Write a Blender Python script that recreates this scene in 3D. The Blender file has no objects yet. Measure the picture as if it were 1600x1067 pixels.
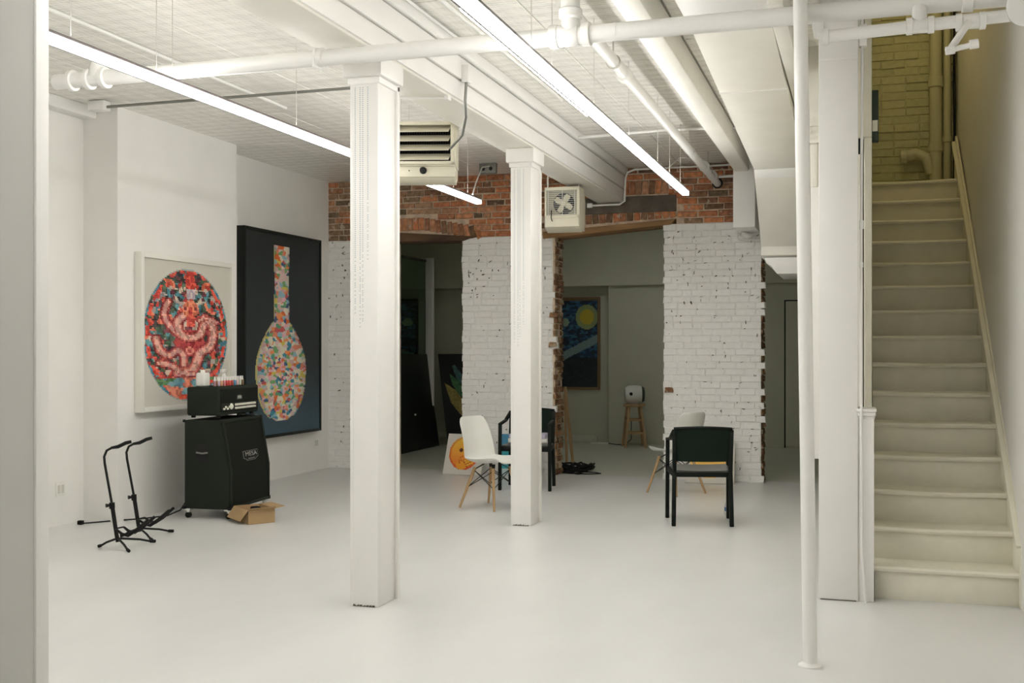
import bpy, bmesh, math, random
import numpy as np
from mathutils import Vector, Matrix, noise
R = random.Random(7)
C = bpy.context.scene.collection
scn = bpy.context.scene
PI = math.pi
def rad(a): return a*PI/180

# ------------------------------------------------------------ camera, world, exposure
cam_d = bpy.data.cameras.new('camera'); cam = bpy.data.objects.new('camera', cam_d); C.objects.link(cam)
cam.location = (0, 0, 1.5); cam.rotation_euler = (rad(90), 0, rad(17.5))
cam_d.sensor_width = 36; cam_d.lens = 1740/1600*36; cam_d.shift_y = 11.5/1600
cam_d.clip_start = .05
scn.camera = cam
w = bpy.data.worlds.new('world'); scn.world = w; w.use_nodes = True
w.node_tree.nodes['Background'].inputs[0].default_value = (.9, .95, 1, 1)
w.node_tree.nodes['Background'].inputs[1].default_value = .02
scn.view_settings.view_transform = 'Standard'; scn.view_settings.look = 'None'
scn.view_settings.gamma = 1; scn.view_settings.use_curve_mapping = False
scn.view_settings.exposure = -0.17
LIGHT_STRENGTH = 38.0
LIGHT_COL = (1.0, .99, .965)

# ------------------------------------------------------------ materials
MATS = {}
def mat(name, col, rough=.6, metal=0, bump=0, bscale=60, vary=0, vscale=3, emit=0, spec=.5, objvary=0, detail=3, stretch=None):
    if name in MATS: return MATS[name]
    m = bpy.data.materials.new(name); m.use_nodes = True; n = m.node_tree.nodes; l = m.node_tree.links
    b = n['Principled BSDF']
    b.inputs['Base Color'].default_value = (*col, 1); b.inputs['Roughness'].default_value = rough
    b.inputs['Metallic'].default_value = metal; b.inputs['Specular IOR Level'].default_value = spec
    tc = n.new('ShaderNodeTexCoord'); src = tc.outputs['Object']
    if stretch:
        mp = n.new('ShaderNodeMapping'); mp.inputs['Scale'].default_value = stretch; l.new(src, mp.inputs[0]); src = mp.outputs[0]
    if bump:
        t = n.new('ShaderNodeTexNoise'); t.inputs['Scale'].default_value = bscale; t.inputs['Detail'].default_value = detail; l.new(src, t.inputs['Vector'])
        bp = n.new('ShaderNodeBump'); bp.inputs['Strength'].default_value = bump; bp.inputs['Distance'].default_value = .005
        l.new(t.outputs[0], bp.inputs['Height']); l.new(bp.outputs[0], b.inputs['Normal'])
    if vary or objvary:
        h = n.new('ShaderNodeHueSaturation'); h.inputs['Color'].default_value = (*col, 1)
        if vary:
            t = n.new('ShaderNodeTexNoise'); t.inputs['Scale'].default_value = vscale; t.inputs['Detail'].default_value = 6; l.new(src, t.inputs['Vector'])
            mr = n.new('ShaderNodeMapRange'); mr.inputs['From Min'].default_value = .3; mr.inputs['From Max'].default_value = .7
            mr.inputs['To Min'].default_value = 1-vary; mr.inputs['To Max'].default_value = 1+vary
            l.new(t.outputs[0], mr.inputs['Value']); l.new(mr.outputs[0], h.inputs['Value'])
        l.new(h.outputs[0], b.inputs['Base Color'])
    if emit:
        b.inputs['Emission Color'].default_value = (*LIGHT_COL, 1); b.inputs['Emission Strength'].default_value = emit
    MATS[name] = m; return m

def vcol_mat(name, rough=.5, bump=0, bscale=120):
    m = bpy.data.materials.new(name); m.use_nodes = True; n = m.node_tree.nodes; l = m.node_tree.links
    a = n.new('ShaderNodeAttribute'); a.attribute_name = 'print'
    l.new(a.outputs['Color'], n['Principled BSDF'].inputs['Base Color']); n['Principled BSDF'].inputs['Roughness'].default_value = rough
    MATS[name] = m; return m

def brick_mat(name, stops, rough=.9, bump=.8, patch=None, contrast=.38):
    """one colour per brick from Object Info random, with surface noise"""
    m = bpy.data.materials.new(name); m.use_nodes = True; n = m.node_tree.nodes; l = m.node_tree.links
    b = n['Principled BSDF']; b.inputs['Roughness'].default_value = rough; b.inputs['Specular IOR Level'].default_value = .2
    oi = n.new('ShaderNodeObjectInfo'); cr = n.new('ShaderNodeValToRGB'); cr.color_ramp.interpolation = 'LINEAR'
    e = cr.color_ramp.elements
    while len(e) < len(stops): e.new(.5)
    for i, (p, c) in enumerate(stops): e[i].position = p; e[i].color = (*c, 1)
    l.new(oi.outputs['Random'], cr.inputs[0])
    tc = n.new('ShaderNodeTexCoord'); va = n.new('ShaderNodeVectorMath'); va.operation = 'ADD'
    l.new(tc.outputs['Object'], va.inputs[0]); l.new(oi.outputs['Location'], va.inputs[1])
    t = n.new('ShaderNodeTexNoise'); t.inputs['Scale'].default_value = 22; t.inputs['Detail'].default_value = 6; l.new(va.outputs[0], t.inputs['Vector'])
    mr = n.new('ShaderNodeMapRange'); mr.inputs['From Min'].default_value = .3; mr.inputs['From Max'].default_value = .7
    mr.inputs['To Min'].default_value = 1-contrast; mr.inputs['To Max'].default_value = 1+contrast; l.new(t.outputs[0], mr.inputs['Value'])
    mx = n.new('ShaderNodeVectorMath'); mx.operation = 'SCALE'; l.new(cr.outputs[0], mx.inputs[0]); l.new(mr.outputs[0], mx.inputs['Scale'])
    out = mx.outputs[0]
    if patch:
        t2 = n.new('ShaderNodeTexNoise'); t2.inputs['Scale'].default_value = patch[1]; t2.inputs['Detail'].default_value = 4; l.new(va.outputs[0], t2.inputs['Vector'])
        m2 = n.new('ShaderNodeMapRange'); m2.inputs['From Min'].default_value = patch[2]; m2.inputs['From Max'].default_value = patch[2]+.03; l.new(t2.outputs[0], m2.inputs['Value'])
        mix = n.new('ShaderNodeMix'); mix.data_type = 'RGBA'; l.new(m2.outputs[0], mix.inputs[0]); l.new(out, mix.inputs[6]); mix.inputs[7].default_value = (*patch[0], 1)
        out = mix.outputs[2]
    l.new(out, b.inputs['Base Color'])
    bp = n.new('ShaderNodeBump'); bp.inputs['Strength'].default_value = bump; bp.inputs['Distance'].default_value = .006
    l.new(t.outputs[0], bp.inputs['Height']); l.new(bp.outputs[0], b.inputs['Normal'])
    MATS[name] = m; return m

WHITE = mat('white wall paint', (.84, .825, .785), .55, bump=.12, bscale=25, vary=.02)
WHITE2 = mat('white gloss paint', (.84, .825, .79), .35, bump=.15, bscale=18, vary=.02)
CREAM = mat('cream paint', (.80, .775, .70), .5, bump=.2, bscale=20, vary=.03)
GREYW = mat('back room paint', (.62, .62, .49), .7, bump=.08, vary=.02)
PIPE = mat('painted pipe', (.82, .81, .775), .3, bump=.1, bscale=30)
STAIRW = mat('stair paint', (.80, .77, .64), .45, bump=.25, bscale=14, vary=.05, vscale=6)
BLACK = mat('black tolex', (.017, .022, .015), .8, bump=.6, bscale=300, spec=.2)
BLACKP = mat('black paint', (.008, .009, .008), .45, spec=.25)
GRILLE = mat('grille cloth', (.012, .014, .010), .95, bump=.5, bscale=400, spec=.15)
CHAIRB = mat('chair black', (.004, .007, .005), .5, spec=.18)
CHAIRP = mat('chair back pad', (.010, .018, .013), .85, bump=.3, bscale=400, spec=.12)
CHROME = mat('chrome', (.7, .7, .68), .25, metal=1)
STEELP = mat('grey steel', (.25, .25, .23), .45, metal=.7)
KNOB = mat('pale knob', (.75, .73, .62), .4)
WOOD = mat('pale wood', (.45, .29, .14), .5, bump=.2, bscale=40, vary=.15, vscale=14, stretch=(1, 1, .15))
WOODD = mat('old timber', (.11, .063, .032), .85, bump=1, bscale=40, vary=.5, vscale=9, stretch=(.25, 1, 1))
WOODL = mat('worn timber', (.26, .145, .062), .85, bump=1, bscale=40, vary=.4, vscale=9, stretch=(.25, 1, 1))
DARKB = mat('dark steel lintel', (.10, .08, .06), .7, bump=.8, bscale=30, vary=.4, vscale=6)
MORTAR = mat('lime mortar', (.62, .49, .36), .95, bump=1, bscale=50, vary=.25, vscale=12)
MORTARW = mat('painted mortar', (.85, .835, .80), .8, bump=.8, bscale=60, vary=.1, vscale=20)
CARD = mat('cardboard', (.42, .28, .14), .8, bump=.1, vary=.06)
PLASTW = mat('white plastic', (.82, .81, .76), .3)
HEAT = mat('heater enamel', (.66, .62, .49), .4)
DARK = mat('dark void', (.01, .01, .01), .9)
EMIT = mat('lamp diffuser', (.9, .9, .9), .5, emit=LIGHT_STRENGTH)
EMITUP = mat('added uplight glow', (.9, .9, .9), .5, emit=LIGHT_STRENGTH*.55)  # glow for the strip added over the lamps to lift the ceiling
EMITDIM = mat('dim lamp diffuser', (.9, .9, .9), .5, emit=17)
ALU = mat('lamp housing', (.22, .20, .20), .4, metal=.3)
RUBBER = mat('rubber', (.006, .006, .006), .6, spec=.25)
WIRE = mat('thin wire', (.55, .53, .48), .5)
DOT = mat('small punched slots', (.42, .46, .50), .7)
FRAMEW = mat('white frame', (.80, .78, .71), .4)
FRAMEB = mat('black frame', (.007, .010, .008), .5, spec=.25)
FRAMEO = mat('oak frame', (.22, .14, .06), .5)
GLASS = mat('green glass', (.55, .72, .60), .02, spec=.5)
g = GLASS.node_tree.nodes['Principled BSDF']; g.inputs['Transmission Weight'].default_value = 1; g.inputs['IOR'].default_value = 1.1

FLOORM = mat('painted floor', (.69, .685, .665), .33, bump=.10, bscale=7, vary=.045, vscale=1.6, stretch=(1, .45, 1))
BACKFLOOR = mat('back room floor', (.62, .63, .53), .35, bump=.1, bscale=7, vary=.03)

def tin_mat():
    m = bpy.data.materials.new('pressed tin'); m.use_nodes = True; n = m.node_tree.nodes; l = m.node_tree.links
    b = n['Principled BSDF']; b.inputs['Base Color'].default_value = (.82, .80, .74, 1); b.inputs['Roughness'].default_value = .25
    tc = n.new('ShaderNodeTexCoord'); v = n.new('ShaderNodeTexVoronoi'); v.inputs['Scale'].default_value = 1/.152; v.inputs['Randomness'].default_value = 0
    v2 = n.new('ShaderNodeTexVoronoi'); v2.inputs['Scale'].default_value = 1/.038; v2.inputs['Randomness'].default_value = 0
    l.new(tc.outputs['Object'], v.inputs['Vector']); l.new(tc.outputs['Object'], v2.inputs['Vector'])
    ns = n.new('ShaderNodeTexNoise'); ns.inputs['Scale'].default_value = 9; ns.inputs['Detail'].default_value = 3; l.new(tc.outputs['Object'], ns.inputs['Vector'])
    a = n.new('ShaderNodeMath'); a.operation = 'MULTIPLY_ADD'; a.inputs[1].default_value = .35; l.new(v2.outputs[0], a.inputs[0]); l.new(v.outputs[0], a.inputs[2])
    a2 = n.new('ShaderNodeMath'); a2.operation = 'MULTIPLY_ADD'; a2.inputs[1].default_value = 1.0; l.new(ns.outputs[0], a2.inputs[0]); l.new(a.outputs[0], a2.inputs[2])
    bp = n.new('ShaderNodeBump'); bp.inputs['Strength'].default_value = .6; bp.inputs['Distance'].default_value = .014
    l.new(a2.outputs[0], bp.inputs['Height']); l.new(bp.outputs[0], b.inputs['Normal'])
    return m
TIN = tin_mat()

# ------------------------------------------------------------ mesh builder
class MB:
    def __init__(s): s.v = []; s.f = []
    def add(s, vs, fs, M=None):
        o = len(s.v)
        for p in vs:
            p = Vector(p)
            s.v.append(tuple(M @ p) if M else tuple(p))
        for f in fs: s.f.append([i+o for i in f])
        return s
    def box(s, a, b, M=None):
        x0, y0, z0 = a; x1, y1, z1 = b
        return s.add([(x0,y0,z0),(x1,y0,z0),(x1,y1,z0),(x0,y1,z0),(x0,y0,z1),(x1,y0,z1),(x1,y1,z1),(x0,y1,z1)],
                     [(3,2,1,0),(4,5,6,7),(0,1,5,4),(1,2,6,5),(2,3,7,6),(3,0,4,7)], M)
    def hexa(s, v8, M=None):
        return s.add(v8, [(3,2,1,0),(4,5,6,7),(0,1,5,4),(1,2,6,5),(2,3,7,6),(3,0,4,7)], M)
    def bar(s, p, q, w, h=None, w2=None, h2=None, up=(0,0,1)):
        h = h or w; w2 = w2 or w; h2 = h2 or h
        p = Vector(p); q = Vector(q); d = (q-p).normalized(); u = Vector(up)
        if abs(d.dot(u)) > .95: u = Vector((0,1,0))
        x = d.cross(u).normalized(); y = x.cross(d)
        vs = []
        for c, ww, hh in ((p, w, h), (q, w2, h2)):
            for i, j in ((-1,-1),(1,-1),(1,1),(-1,1)): vs.append(c + x*i*ww/2 + y*j*hh/2)
        return s.add(vs, [(3,2,1,0),(4,5,6,7),(0,1,5,4),(1,2,6,5),(2,3,7,6),(3,0,4,7)])
    def tube(s, pts, r, seg=10, cap=True):
        pts = [Vector(p) for p in pts]; n = len(pts)
        rs = r if isinstance(r, (list, tuple)) else [r]*n
        o = len(s.v); t0 = (pts[1]-pts[0]).normalized()
        u = Vector((0,0,1)) if abs(t0.z) < .9 else Vector((1,0,0))
        x = t0.cross(u).normalized()
        for i, p in enumerate(pts):
            t = (pts[min(i+1,n-1)]-pts[max(i-1,0)]).normalized()
            x = (x - t*x.dot(t)).normalized(); y = t.cross(x)
            for k in range(seg):
                a = 2*PI*k/seg; s.v.append(tuple(p + (x*math.cos(a)+y*math.sin(a))*rs[i]))
        for i in range(n-1):
            for k in range(seg):
                a = o+i*seg+k; b = o+i*seg+(k+1)%seg
                s.f.append([a, b, b+seg, a+seg])
        if cap:
            s.f.append([o+k for k in range(seg)][::-1]); s.f.append([o+(n-1)*seg+k for k in range(seg)])
        return s
    def lathe(s, prof, seg=20, M=None):
        o = len(s.v); n = len(prof)
        for r, z in prof:
            for k in range(seg):
                a = 2*PI*k/seg; p = Vector((r*math.cos(a), r*math.sin(a), z)); s.v.append(tuple(M @ p) if M else tuple(p))
        for i in range(n-1):
            for k in range(seg):
                a = o+i*seg+k; b = o+i*seg+(k+1)%seg
                s.f.append([a, b, b+seg, a+seg])
        s.f.append([o+k for k in range(seg)][::-1]); s.f.append([o+(n-1)*seg+k for k in range(seg)])
        return s
    def prism(s, poly, axis, a, b, M=None):
        """poly in the two other axes order: x->(y,z) y->(x,z) z->(x,y)"""
        n = len(poly)
        def P(q, t): return (t, q[0], q[1]) if axis == 'x' else (q[0], t, q[1]) if axis == 'y' else (q[0], q[1], t)
        vs = [P(q, a) for q in poly]+[P(q, b) for q in poly]
        fs = [list(range(n))[::-1], list(range(n, 2*n))]+[[i, (i+1) % n, (i+1) % n+n, i+n] for i in range(n)]
        return s.add(vs, fs, M)
    def mesh(s, name, bevel=0, seg=2, smooth=True):
        me = bpy.data.meshes.new(name); bm = bmesh.new()
        vs = [bm.verts.new(v) for v in s.v]
        for f in s.f:
            try: bm.faces.new([vs[i] for i in f])
            except ValueError: pass
        bmesh.ops.recalc_face_normals(bm, faces=bm.faces)
        if bevel:
            es = [e for e in bm.edges if len(e.link_faces) == 2 and e.calc_face_angle(0) > .6]
            bmesh.ops.bevel(bm, geom=es, offset=bevel, segments=seg, profile=.5, affect='EDGES', clamp_overlap=True)
        bm.to_mesh(me); bm.free()
        if smooth:
            me.polygons.foreach_set('use_smooth', [True]*len(me.polygons)); me.set_sharp_from_angle(angle=rad(38))
        return me
    def build(s, name, m, parent=None, bevel=0, seg=2, loc=None, smooth=True):
        me = s.mesh(name, bevel, seg, smooth); me.materials.append(m)
        return link(name, me, parent, loc)
def link(name, me, parent=None, loc=None, rot=None):
    o = bpy.data.objects.new(name, me); C.objects.link(o)
    if parent: o.parent = parent
    if loc: o.location = loc
    if rot: o.rotation_euler = rot
    return o
def tag(o, label=None, cat=None, group=None, kind=None):
    if label: o['label'] = label
    if cat: o['category'] = cat
    if group: o['group'] = group
    if kind: o['kind'] = kind
    return o
def empty(name, loc, rz=0, label=None, cat=None, group=None):
    o = bpy.data.objects.new(name, None); C.objects.link(o); o.location = loc; o.rotation_euler = (0, 0, rz)
    o.empty_display_size = .1
    return tag(o, label, cat, group)
def struct(name, mb, m, parent=None, bevel=0, label=None):
    o = mb.build(name, m, parent, bevel)
    if not parent: o['kind'] = 'structure'
    if label: o['label'] = label
    return o
def copy_tree(o, parent=None):
    c = o.copy(); C.objects.link(c); c.parent = parent
    for ch in list(o.children): copy_tree(ch, c)
    return c
def arc(c, r, a0, a1, n, ax='xz'):
    out = []
    for i in range(n+1):
        a = rad(a0+(a1-a0)*i/n); u, v = r*math.cos(a), r*math.sin(a)
        out.append((c[0]+u, c[1], c[2]+v) if ax == 'xz' else (c[0]+u, c[1]+v, c[2]) if ax == 'xy' else (c[0], c[1]+u, c[2]+v))
    return out
def rz(a): return Matrix.Rotation(a, 4, 'Z')
def T(x, y, z): return Matrix.Translation((x, y, z))
def lin(c):
    c = c/255
    return c/12.92 if c <= .04045 else ((c+.055)/1.055)**2.4
def text_mesh(txt, size, depth):
    cu = bpy.data.curves.new('lettering', 'FONT'); cu.body = txt; cu.size = size; cu.extrude = depth; cu.align_x = 'CENTER'; cu.align_y = 'CENTER'
    o = bpy.data.objects.new('lettering', cu); C.objects.link(o)
    dg = bpy.context.evaluated_depsgraph_get(); me = bpy.data.meshes.new_from_object(o.evaluated_get(dg))
    bpy.data.objects.remove(o); bpy.data.curves.remove(cu)
    return me
CEIL = 3.60; BY = 12.72

# ------------------------------------------------------------ floor
struct('floor', MB().box((-6.9, -2.2, -.12), (1.1, BY+.2, 0)), FLOORM)
struct('floor_back_room', MB().box((-9, BY+.2, -.12), (1.1, 18.0, 0)), BACKFLOOR)

# ------------------------------------------------------------ ceiling
ceil = struct('ceiling', MB().box((-6.9, -2.2, CEIL+.02), (0, BY+.4, CEIL+.2)).box((0, -2.2, CEIL+.02), (1.1, 7.4, CEIL+.2)), CREAM)
def panels(x0, x1, y0, y1):
    nx = max(1, round((x1-x0)/.61)); dx = (x1-x0)/nx; ny = max(1, round((y1-y0)/1.22)); dy = (y1-y0)/ny
    me = MB().box((-dx/2+.003, -dy/2+.003, 0), (dx/2-.003, dy/2-.003, .02)).mesh('ceiling_panel', .004, 1); me.materials.append(TIN)
    for i in range(nx):
        for j in range(ny): link('ceiling_panel', me, ceil, (x0+dx*(i+.5), y0+dy*(j+.5), CEIL+R.uniform(-.003, .0)))
panels(-6.9, -2.96, 2.4, BY); panels(-2.66, -1.32, 2.4, BY); panels(-1.16, 0, 2.4, BY)
struct('ceiling_near', MB().box((-6.9, -2.2, CEIL), (1.1, 2.4, CEIL+.02)).box((0, 2.4, CEIL), (1.1, 7.4, CEIL+.02)), CREAM)
# main beam and its trim boards
bm_ = MB().box((-2.96, -2.2, 3.2), (-2.66, BY, CEIL))
tb = struct('trim_1', bm_, CREAM, bevel=.006, label='long boxed ceiling beam carried by the two square columns')
MB().box((-2.66, -2.2, 3.215), (-2.642, BY, 3.34)).build('fascia_board', WHITE2, tb, .004)
MB().box((-2.66, -2.2, 3.35), (-2.628, BY, 3.50)).build('fascia_board', WHITE2, tb, .006)
MB().box((-2.66, -2.2, 3.51), (-2.60, BY, 3.597)).build('cornice_strip', WHITE2, tb, .012)
struct('trim_2', MB().box((-1.32, -2.2, 3.40), (-1.16, BY, CEIL)), CREAM, bevel=.02, label='slim smooth ceiling joist beside the long sprinkler pipe')
struct('trim_3', MB().box((-6.5, -2.2, 3.50), (-6.36, 8.16, CEIL)), WHITE, bevel=.01, label='boxed strip along the top of the near left wall')

# ------------------------------------------------------------ left wall with chimney breast
struct('wall_left', MB().box((-6.9, -2.2, 0), (-6.5, 8.16, CEIL)).box((-6.9, 8.16, 0), (-6.15, 10.08, CEIL)).box((-6.9, 10.08, 0), (-6.44, BY, CEIL)), WHITE)
# near left partition end (casing at the frame's left edge)
nl = struct('wall_near_left', MB().box((-6.5, 2.625, 0), (-2.262, 2.665, CEIL)), WHITE)
MB().box((-2.258, 2.62, 0), (-2.248, 2.672, CEIL)).build('casing_board', WHITE, nl, .002)
# right wall beside stairs
struct('wall_right', MB().hexa([(.98,-2.2,0),(1.2,-2.2,0),(1.2,11.3,0),(.82,11.3,0),(.98,-2.2,6),(1.2,-2.2,6),(1.2,11.3,6),(.82,11.3,6)]), WHITE)
struct('wall_front', MB().box((-6.9, -2.4, 0), (1.2, -2.2, CEIL)), WHITE)

# ------------------------------------------------------------ brick wall
REDB = brick_mat('red brick', [(0, (.16,.10,.06)), (.15, (.32,.15,.085)), (.5, (.50,.19,.09)), (.75, (.60,.25,.12)), (.92, (.52,.27,.15)), (1, (.14,.09,.06))], patch=((.52,.42,.31), 14, .64))
BRNB = brick_mat('brown brick', [(0, (.15,.11,.07)), (.3, (.30,.19,.115)), (.6, (.42,.26,.16)), (.85, (.48,.23,.12)), (1, (.13,.09,.06))], patch=((.52,.42,.31), 12, .62))
WHTB = brick_mat('white painted brick', [(0, (.88,.865,.835)), (1, (.91,.895,.87))], rough=.5, contrast=.03, bump=.15, patch=((.10,.07,.045), 17, .70))
RAWB = brick_mat('raw jamb brick', [(0, (.10,.06,.03)), (.5, (.24,.12,.06)), (1, (.34,.22,.12))], patch=((.40,.32,.22), 12, .56))
STRB = brick_mat('stairwell painted brick', [(0, (.50,.49,.29)), (1, (.57,.55,.34))], rough=.5, bump=.6, contrast=.08)
def brick_meshes(L, H, D, m, n=4, rough=.004):
    out = []
    for k in range(n):
        r = random.Random(k*17+int(L*1000)); J = lambda: r.uniform(-rough, rough)
        c = .006; x, z = L/2, H/2
        vs = []
        for (yy, ix, iz) in ((D, 0, 0), (c, 0, 0), (0, c, c)):
            for sx, sz in ((-1,-1),(1,-1),(1,1),(-1,1)): vs.append((sx*(x-ix)+J(), yy+(J()*.6 if yy < D else 0), sz*(z-iz)+J()*.7))
        fs = []
        for a in (0, 4):
            for i in range(4): fs.append((a+i, a+(i+1) % 4, a+4+(i+1) % 4, a+4+i))
        fs.append((8,9,10,11))
        me = MB().add(vs, fs).mesh('brick', smooth=False); me.materials.append(m); out.append(me)
    return out
CH = .075
core_top = MB().prism([(-6.9,2.80),(-5.6,2.80),(-5.6,2.955),(-4.42,2.83),(-3.62,2.83),(-2.04,2.99),(-2.04,2.90),(.1,2.90),(.1,CEIL+.02),(-6.9,CEIL+.02)], 'y', BY+.012, BY+.35)
core_top.box((-6.9, BY+.008, 0), (-5.6, BY+.35, 2.80))
wb = struct('wall_back', core_top, MORTAR)
wbl = struct('wall_back_left', MB().box((-6.46, BY+.0035, 0), (-5.61, BY+.05, 2.86)), MORTARW)
wbm = struct('wall_back_middle', MB().box((-4.635, BY+.0035, 0), (-3.505, BY+.34, 2.83)), MORTARW)
wbr = struct('wall_back_right', MB().box((-2.175, BY+.0035, 0), (-1.09, BY+.34, 2.93)), MORTARW)
LEN = [.10, .15, .20, .215]
redm = {L: brick_meshes(L, .061, .06, REDB, rough=.005) for L in LEN}; brnm = {L: brick_meshes(L, .060, .06, BRNB, rough=.0055) for L in LEN}
whtm = {L: brick_meshes(L, .070, .06, WHTB, rough=.005) for L in LEN}
def course(x0, x1, z, meshes, parent, gap, rr, skip=None, ragged=0, dy=.004):
    x = x0+rr.uniform(-ragged, ragged); nm = 0
    end = x1+rr.uniform(-ragged, ragged)
    off = rr.choice((.10, .215, .15)); first = True
    while x < end-.05:
        L = off if first else (rr.choice((.10, .215)) if rr.random() < .22 else .215); first = False
        if x+L > end: L = min(LEN, key=lambda q: abs(q-(end-x)))
        xc = x+L/2
        if not (skip and skip(x, x+L, z)):
            mm = brnm if meshes is redm and rr.random() < max(.12, min(.9, (-xc-4.5)/.9)) else meshes
            o = link('brick', rr.choice(mm[L]), parent, (xc, BY-.002+rr.uniform(-dy, dy), z+rr.uniform(-.002, .002)), (0, rr.uniform(-.012, .012), rr.uniform(-.01, .01)))
        x += L+gap; nm += 1
    return nm
def paint_z(x):
    if x < -5.6: return 2.885
    if x < -3.4: return 2.85
    return 2.955
rr = random.Random(3)
def arch_z(x): return 2.955-.0*(x+5.4) - (.125*max(0, (x+5.1))/.65)**1.0*1.0 if x < -4.40 else 0
def skip_red(a, b, z):
    m = (a+b)/2
    if -5.65 < m < -4.42 and z < 3.10-.14*max(0, (m+5.1))/.65+.04: return True      # soldier arch and lintel
    if -3.60 < m < -2.0 and z < 3.07: return True                                    # rubble over second opening
    if -3.15 < m < -2.07 and z < 3.46: return True                                   # dark lintel and soldiers above it
    if z < paint_z(m): return True
    return False
k = 0; z = CH/2
while z < CEIL:
    if z > 2.78: course(-6.46, -1.07, z, redm, wb, .016, rr, skip_red)
    if z < 2.885: course(-6.45, -5.62, z, whtm, wbl, .005, rr, ragged=.01)
    if z < 2.85: course(-4.646, -3.505, z, whtm, wbm, .005, rr, ragged=.012)
    if z < 2.955: course(-2.184, -1.09, z, whtm, wbr, .005, rr, ragged=.012)
    z += CH
# dark chips where the paint has flaked off along the joints
for par, x0, x1, zt, cnt in ((wbl, -6.44, -5.65, 2.84, 70), (wbm, -4.62, -3.53, 2.80, 85), (wbr, -2.16, -1.12, 2.90, 100)):
    cb_ = MB(); rc = random.Random(int(-x0*10))
    for i in range(cnt):
        x = rc.uniform(x0, x1); z = round(rc.uniform(.05, zt)/CH)*CH if rc.random() < .7 else rc.uniform(.05, zt)
        if rc.random() < .35: z = zt-(zt-z)*.3
        ang = rc.choice((0, 0, 1.2, 1.57, 1.8, .5))+rc.uniform(-.3, .3); L_ = rc.uniform(.012, .05); w2 = rc.uniform(.003, .008)
        pts = [(-L_/2, 0), (-L_*.2, w2*rc.uniform(.4, 1)), (L_*.2, w2*rc.uniform(.2, 1.3)), (L_/2, 0), (L_*.15, -w2*rc.uniform(.2, 1.2)), (-L_*.3, -w2*rc.uniform(.3, 1))]
        c_, s_ = math.cos(ang), math.sin(ang)
        cb_.prism([(x+p*c_-q*s_, z+p*s_+q*c_) for p, q in pts], 'y', BY-.010, BY+.01)
    tag(cb_.build('flaked_paint_chips', DARKB, par), kind='stuff')
# soldiers over the first opening
for i in range(16):
    x = -5.55+i*.074
    if x > -4.42: break
    h = .15 if i < 15 else .12
    zb = 2.96-.13*max(0, (x+5.15))/.70
    me = brick_meshes(h, .062, .06, REDB, 1)[0]
    link('brick', me, wb, (x, BY-.004+R.uniform(-.006, .004), zb+h/2), (0, rad(90-R.uniform(-2, 2)-max(0, (x+5.1))*26), 0))
# soldiers above and rubble below the dark lintel
for i in range(8):
    x = -2.62+i*.075
    link('brick', brick_meshes(.155, .066, .06, REDB, 1)[0], wb, (x, BY-.004, 3.365), (0, rad(90+R.uniform(-4, 4)), 0))
for i in range(6):
    x = -3.12+i*.082
    link('brick', brick_meshes(.15, .07, .06, REDB, 1)[0], wb, (x, BY-.002+R.uniform(-.006, .006), 3.365), (0, rad(90+R.uniform(-6, 6)), 0))
for i in range(19):
    x = -3.56+i*.082
    if i > 16: ang = 70
    else: ang = 90+R.uniform(-8, 8)
    link('brick', brick_meshes(.105, .07, .06, REDB, 1)[0], wb, (x, BY-.001+R.uniform(-.01, .006), 2.945+.07*i/18+.045), (0, rad(ang), 0))
MB().box((-3.16, BY-.012, 3.075), (-2.04, BY+.05, 3.265)).build('steel_lintel', DARKB, wb, .006)
MB().hexa([(-3.62,BY-.03,2.805),(-2.10,BY-.03,2.925),(-2.10,BY+.34,2.925),(-3.62,BY+.34,2.805),(-3.62,BY-.03,2.885),(-2.04,BY-.03,2.985),(-2.04,BY+.34,2.985),(-3.62,BY+.34,2.885)]).build('timber_lintel', WOODL, wb, .006)
MB().hexa([(-5.66,BY-.02,2.83),(-4.63,BY-.02,2.81),(-4.63,BY+.34,2.81),(-5.66,BY+.34,2.83),(-5.66,BY-.02,2.95),(-4.47,BY-.02,2.86),(-4.47,BY+.34,2.86),(-5.66,BY+.34,2.95)]).build('timber_lintel', WOODD, wb, .006)
# raw brick jambs
jm = []
for kx in range(4):
    r = random.Random(kx)
    vs = [(0,0,-.032),(.030+r.uniform(-.008,.010),.0,-.03),(.030+r.uniform(-.008,.010),.10,-.03),(0,.10,-.03),(0,0,.032),(.028+r.uniform(-.008,.010),.0,.03),(.030+r.uniform(-.008,.010),.10,.03),(0,.10,.03)]
    me = MB().hexa(vs).mesh('jamb_brick', .004, 1, smooth=False); me.materials.append(RAWB); jm.append(me)
for xr, par, zt, dx in ((-3.50, wbm, 2.82, .004), (-1.10, wbr, 2.62, -.004)):
    MB().box((xr-.01, BY+.012, 0), (xr+dx+.014, BY+.335, zt)).build('jamb_mortar', MORTAR, par)
    z = CH/2
    while z < zt:
        for q in range(3):
            if R.random() < .93: link('jamb_brick', R.choice(jm), par, (xr+dx+R.uniform(-.006, .006), BY+.012+q*.112+R.uniform(-.006, .006), z), (0, 0, R.uniform(-.04, .04)))
        z += CH
# ragged chips sticking out of the jamb
for (x, z) in ((-3.49, 1.90), (-3.50, 1.55), (-2.12, 1.03)):
    MB().hexa([(-.05,-.02,-.03),(.05,-.01,-.022),(.05,.05,-.03),(-.05,.05,-.03),(-.04,-.02,.03),(.03,-.015,.02),(.05,.05,.03),(-.05,.05,.03)]).build('broken_brick', RAWB, wbm if x < -3 else wbr, .005, loc=(x, BY-.02, z))

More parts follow.
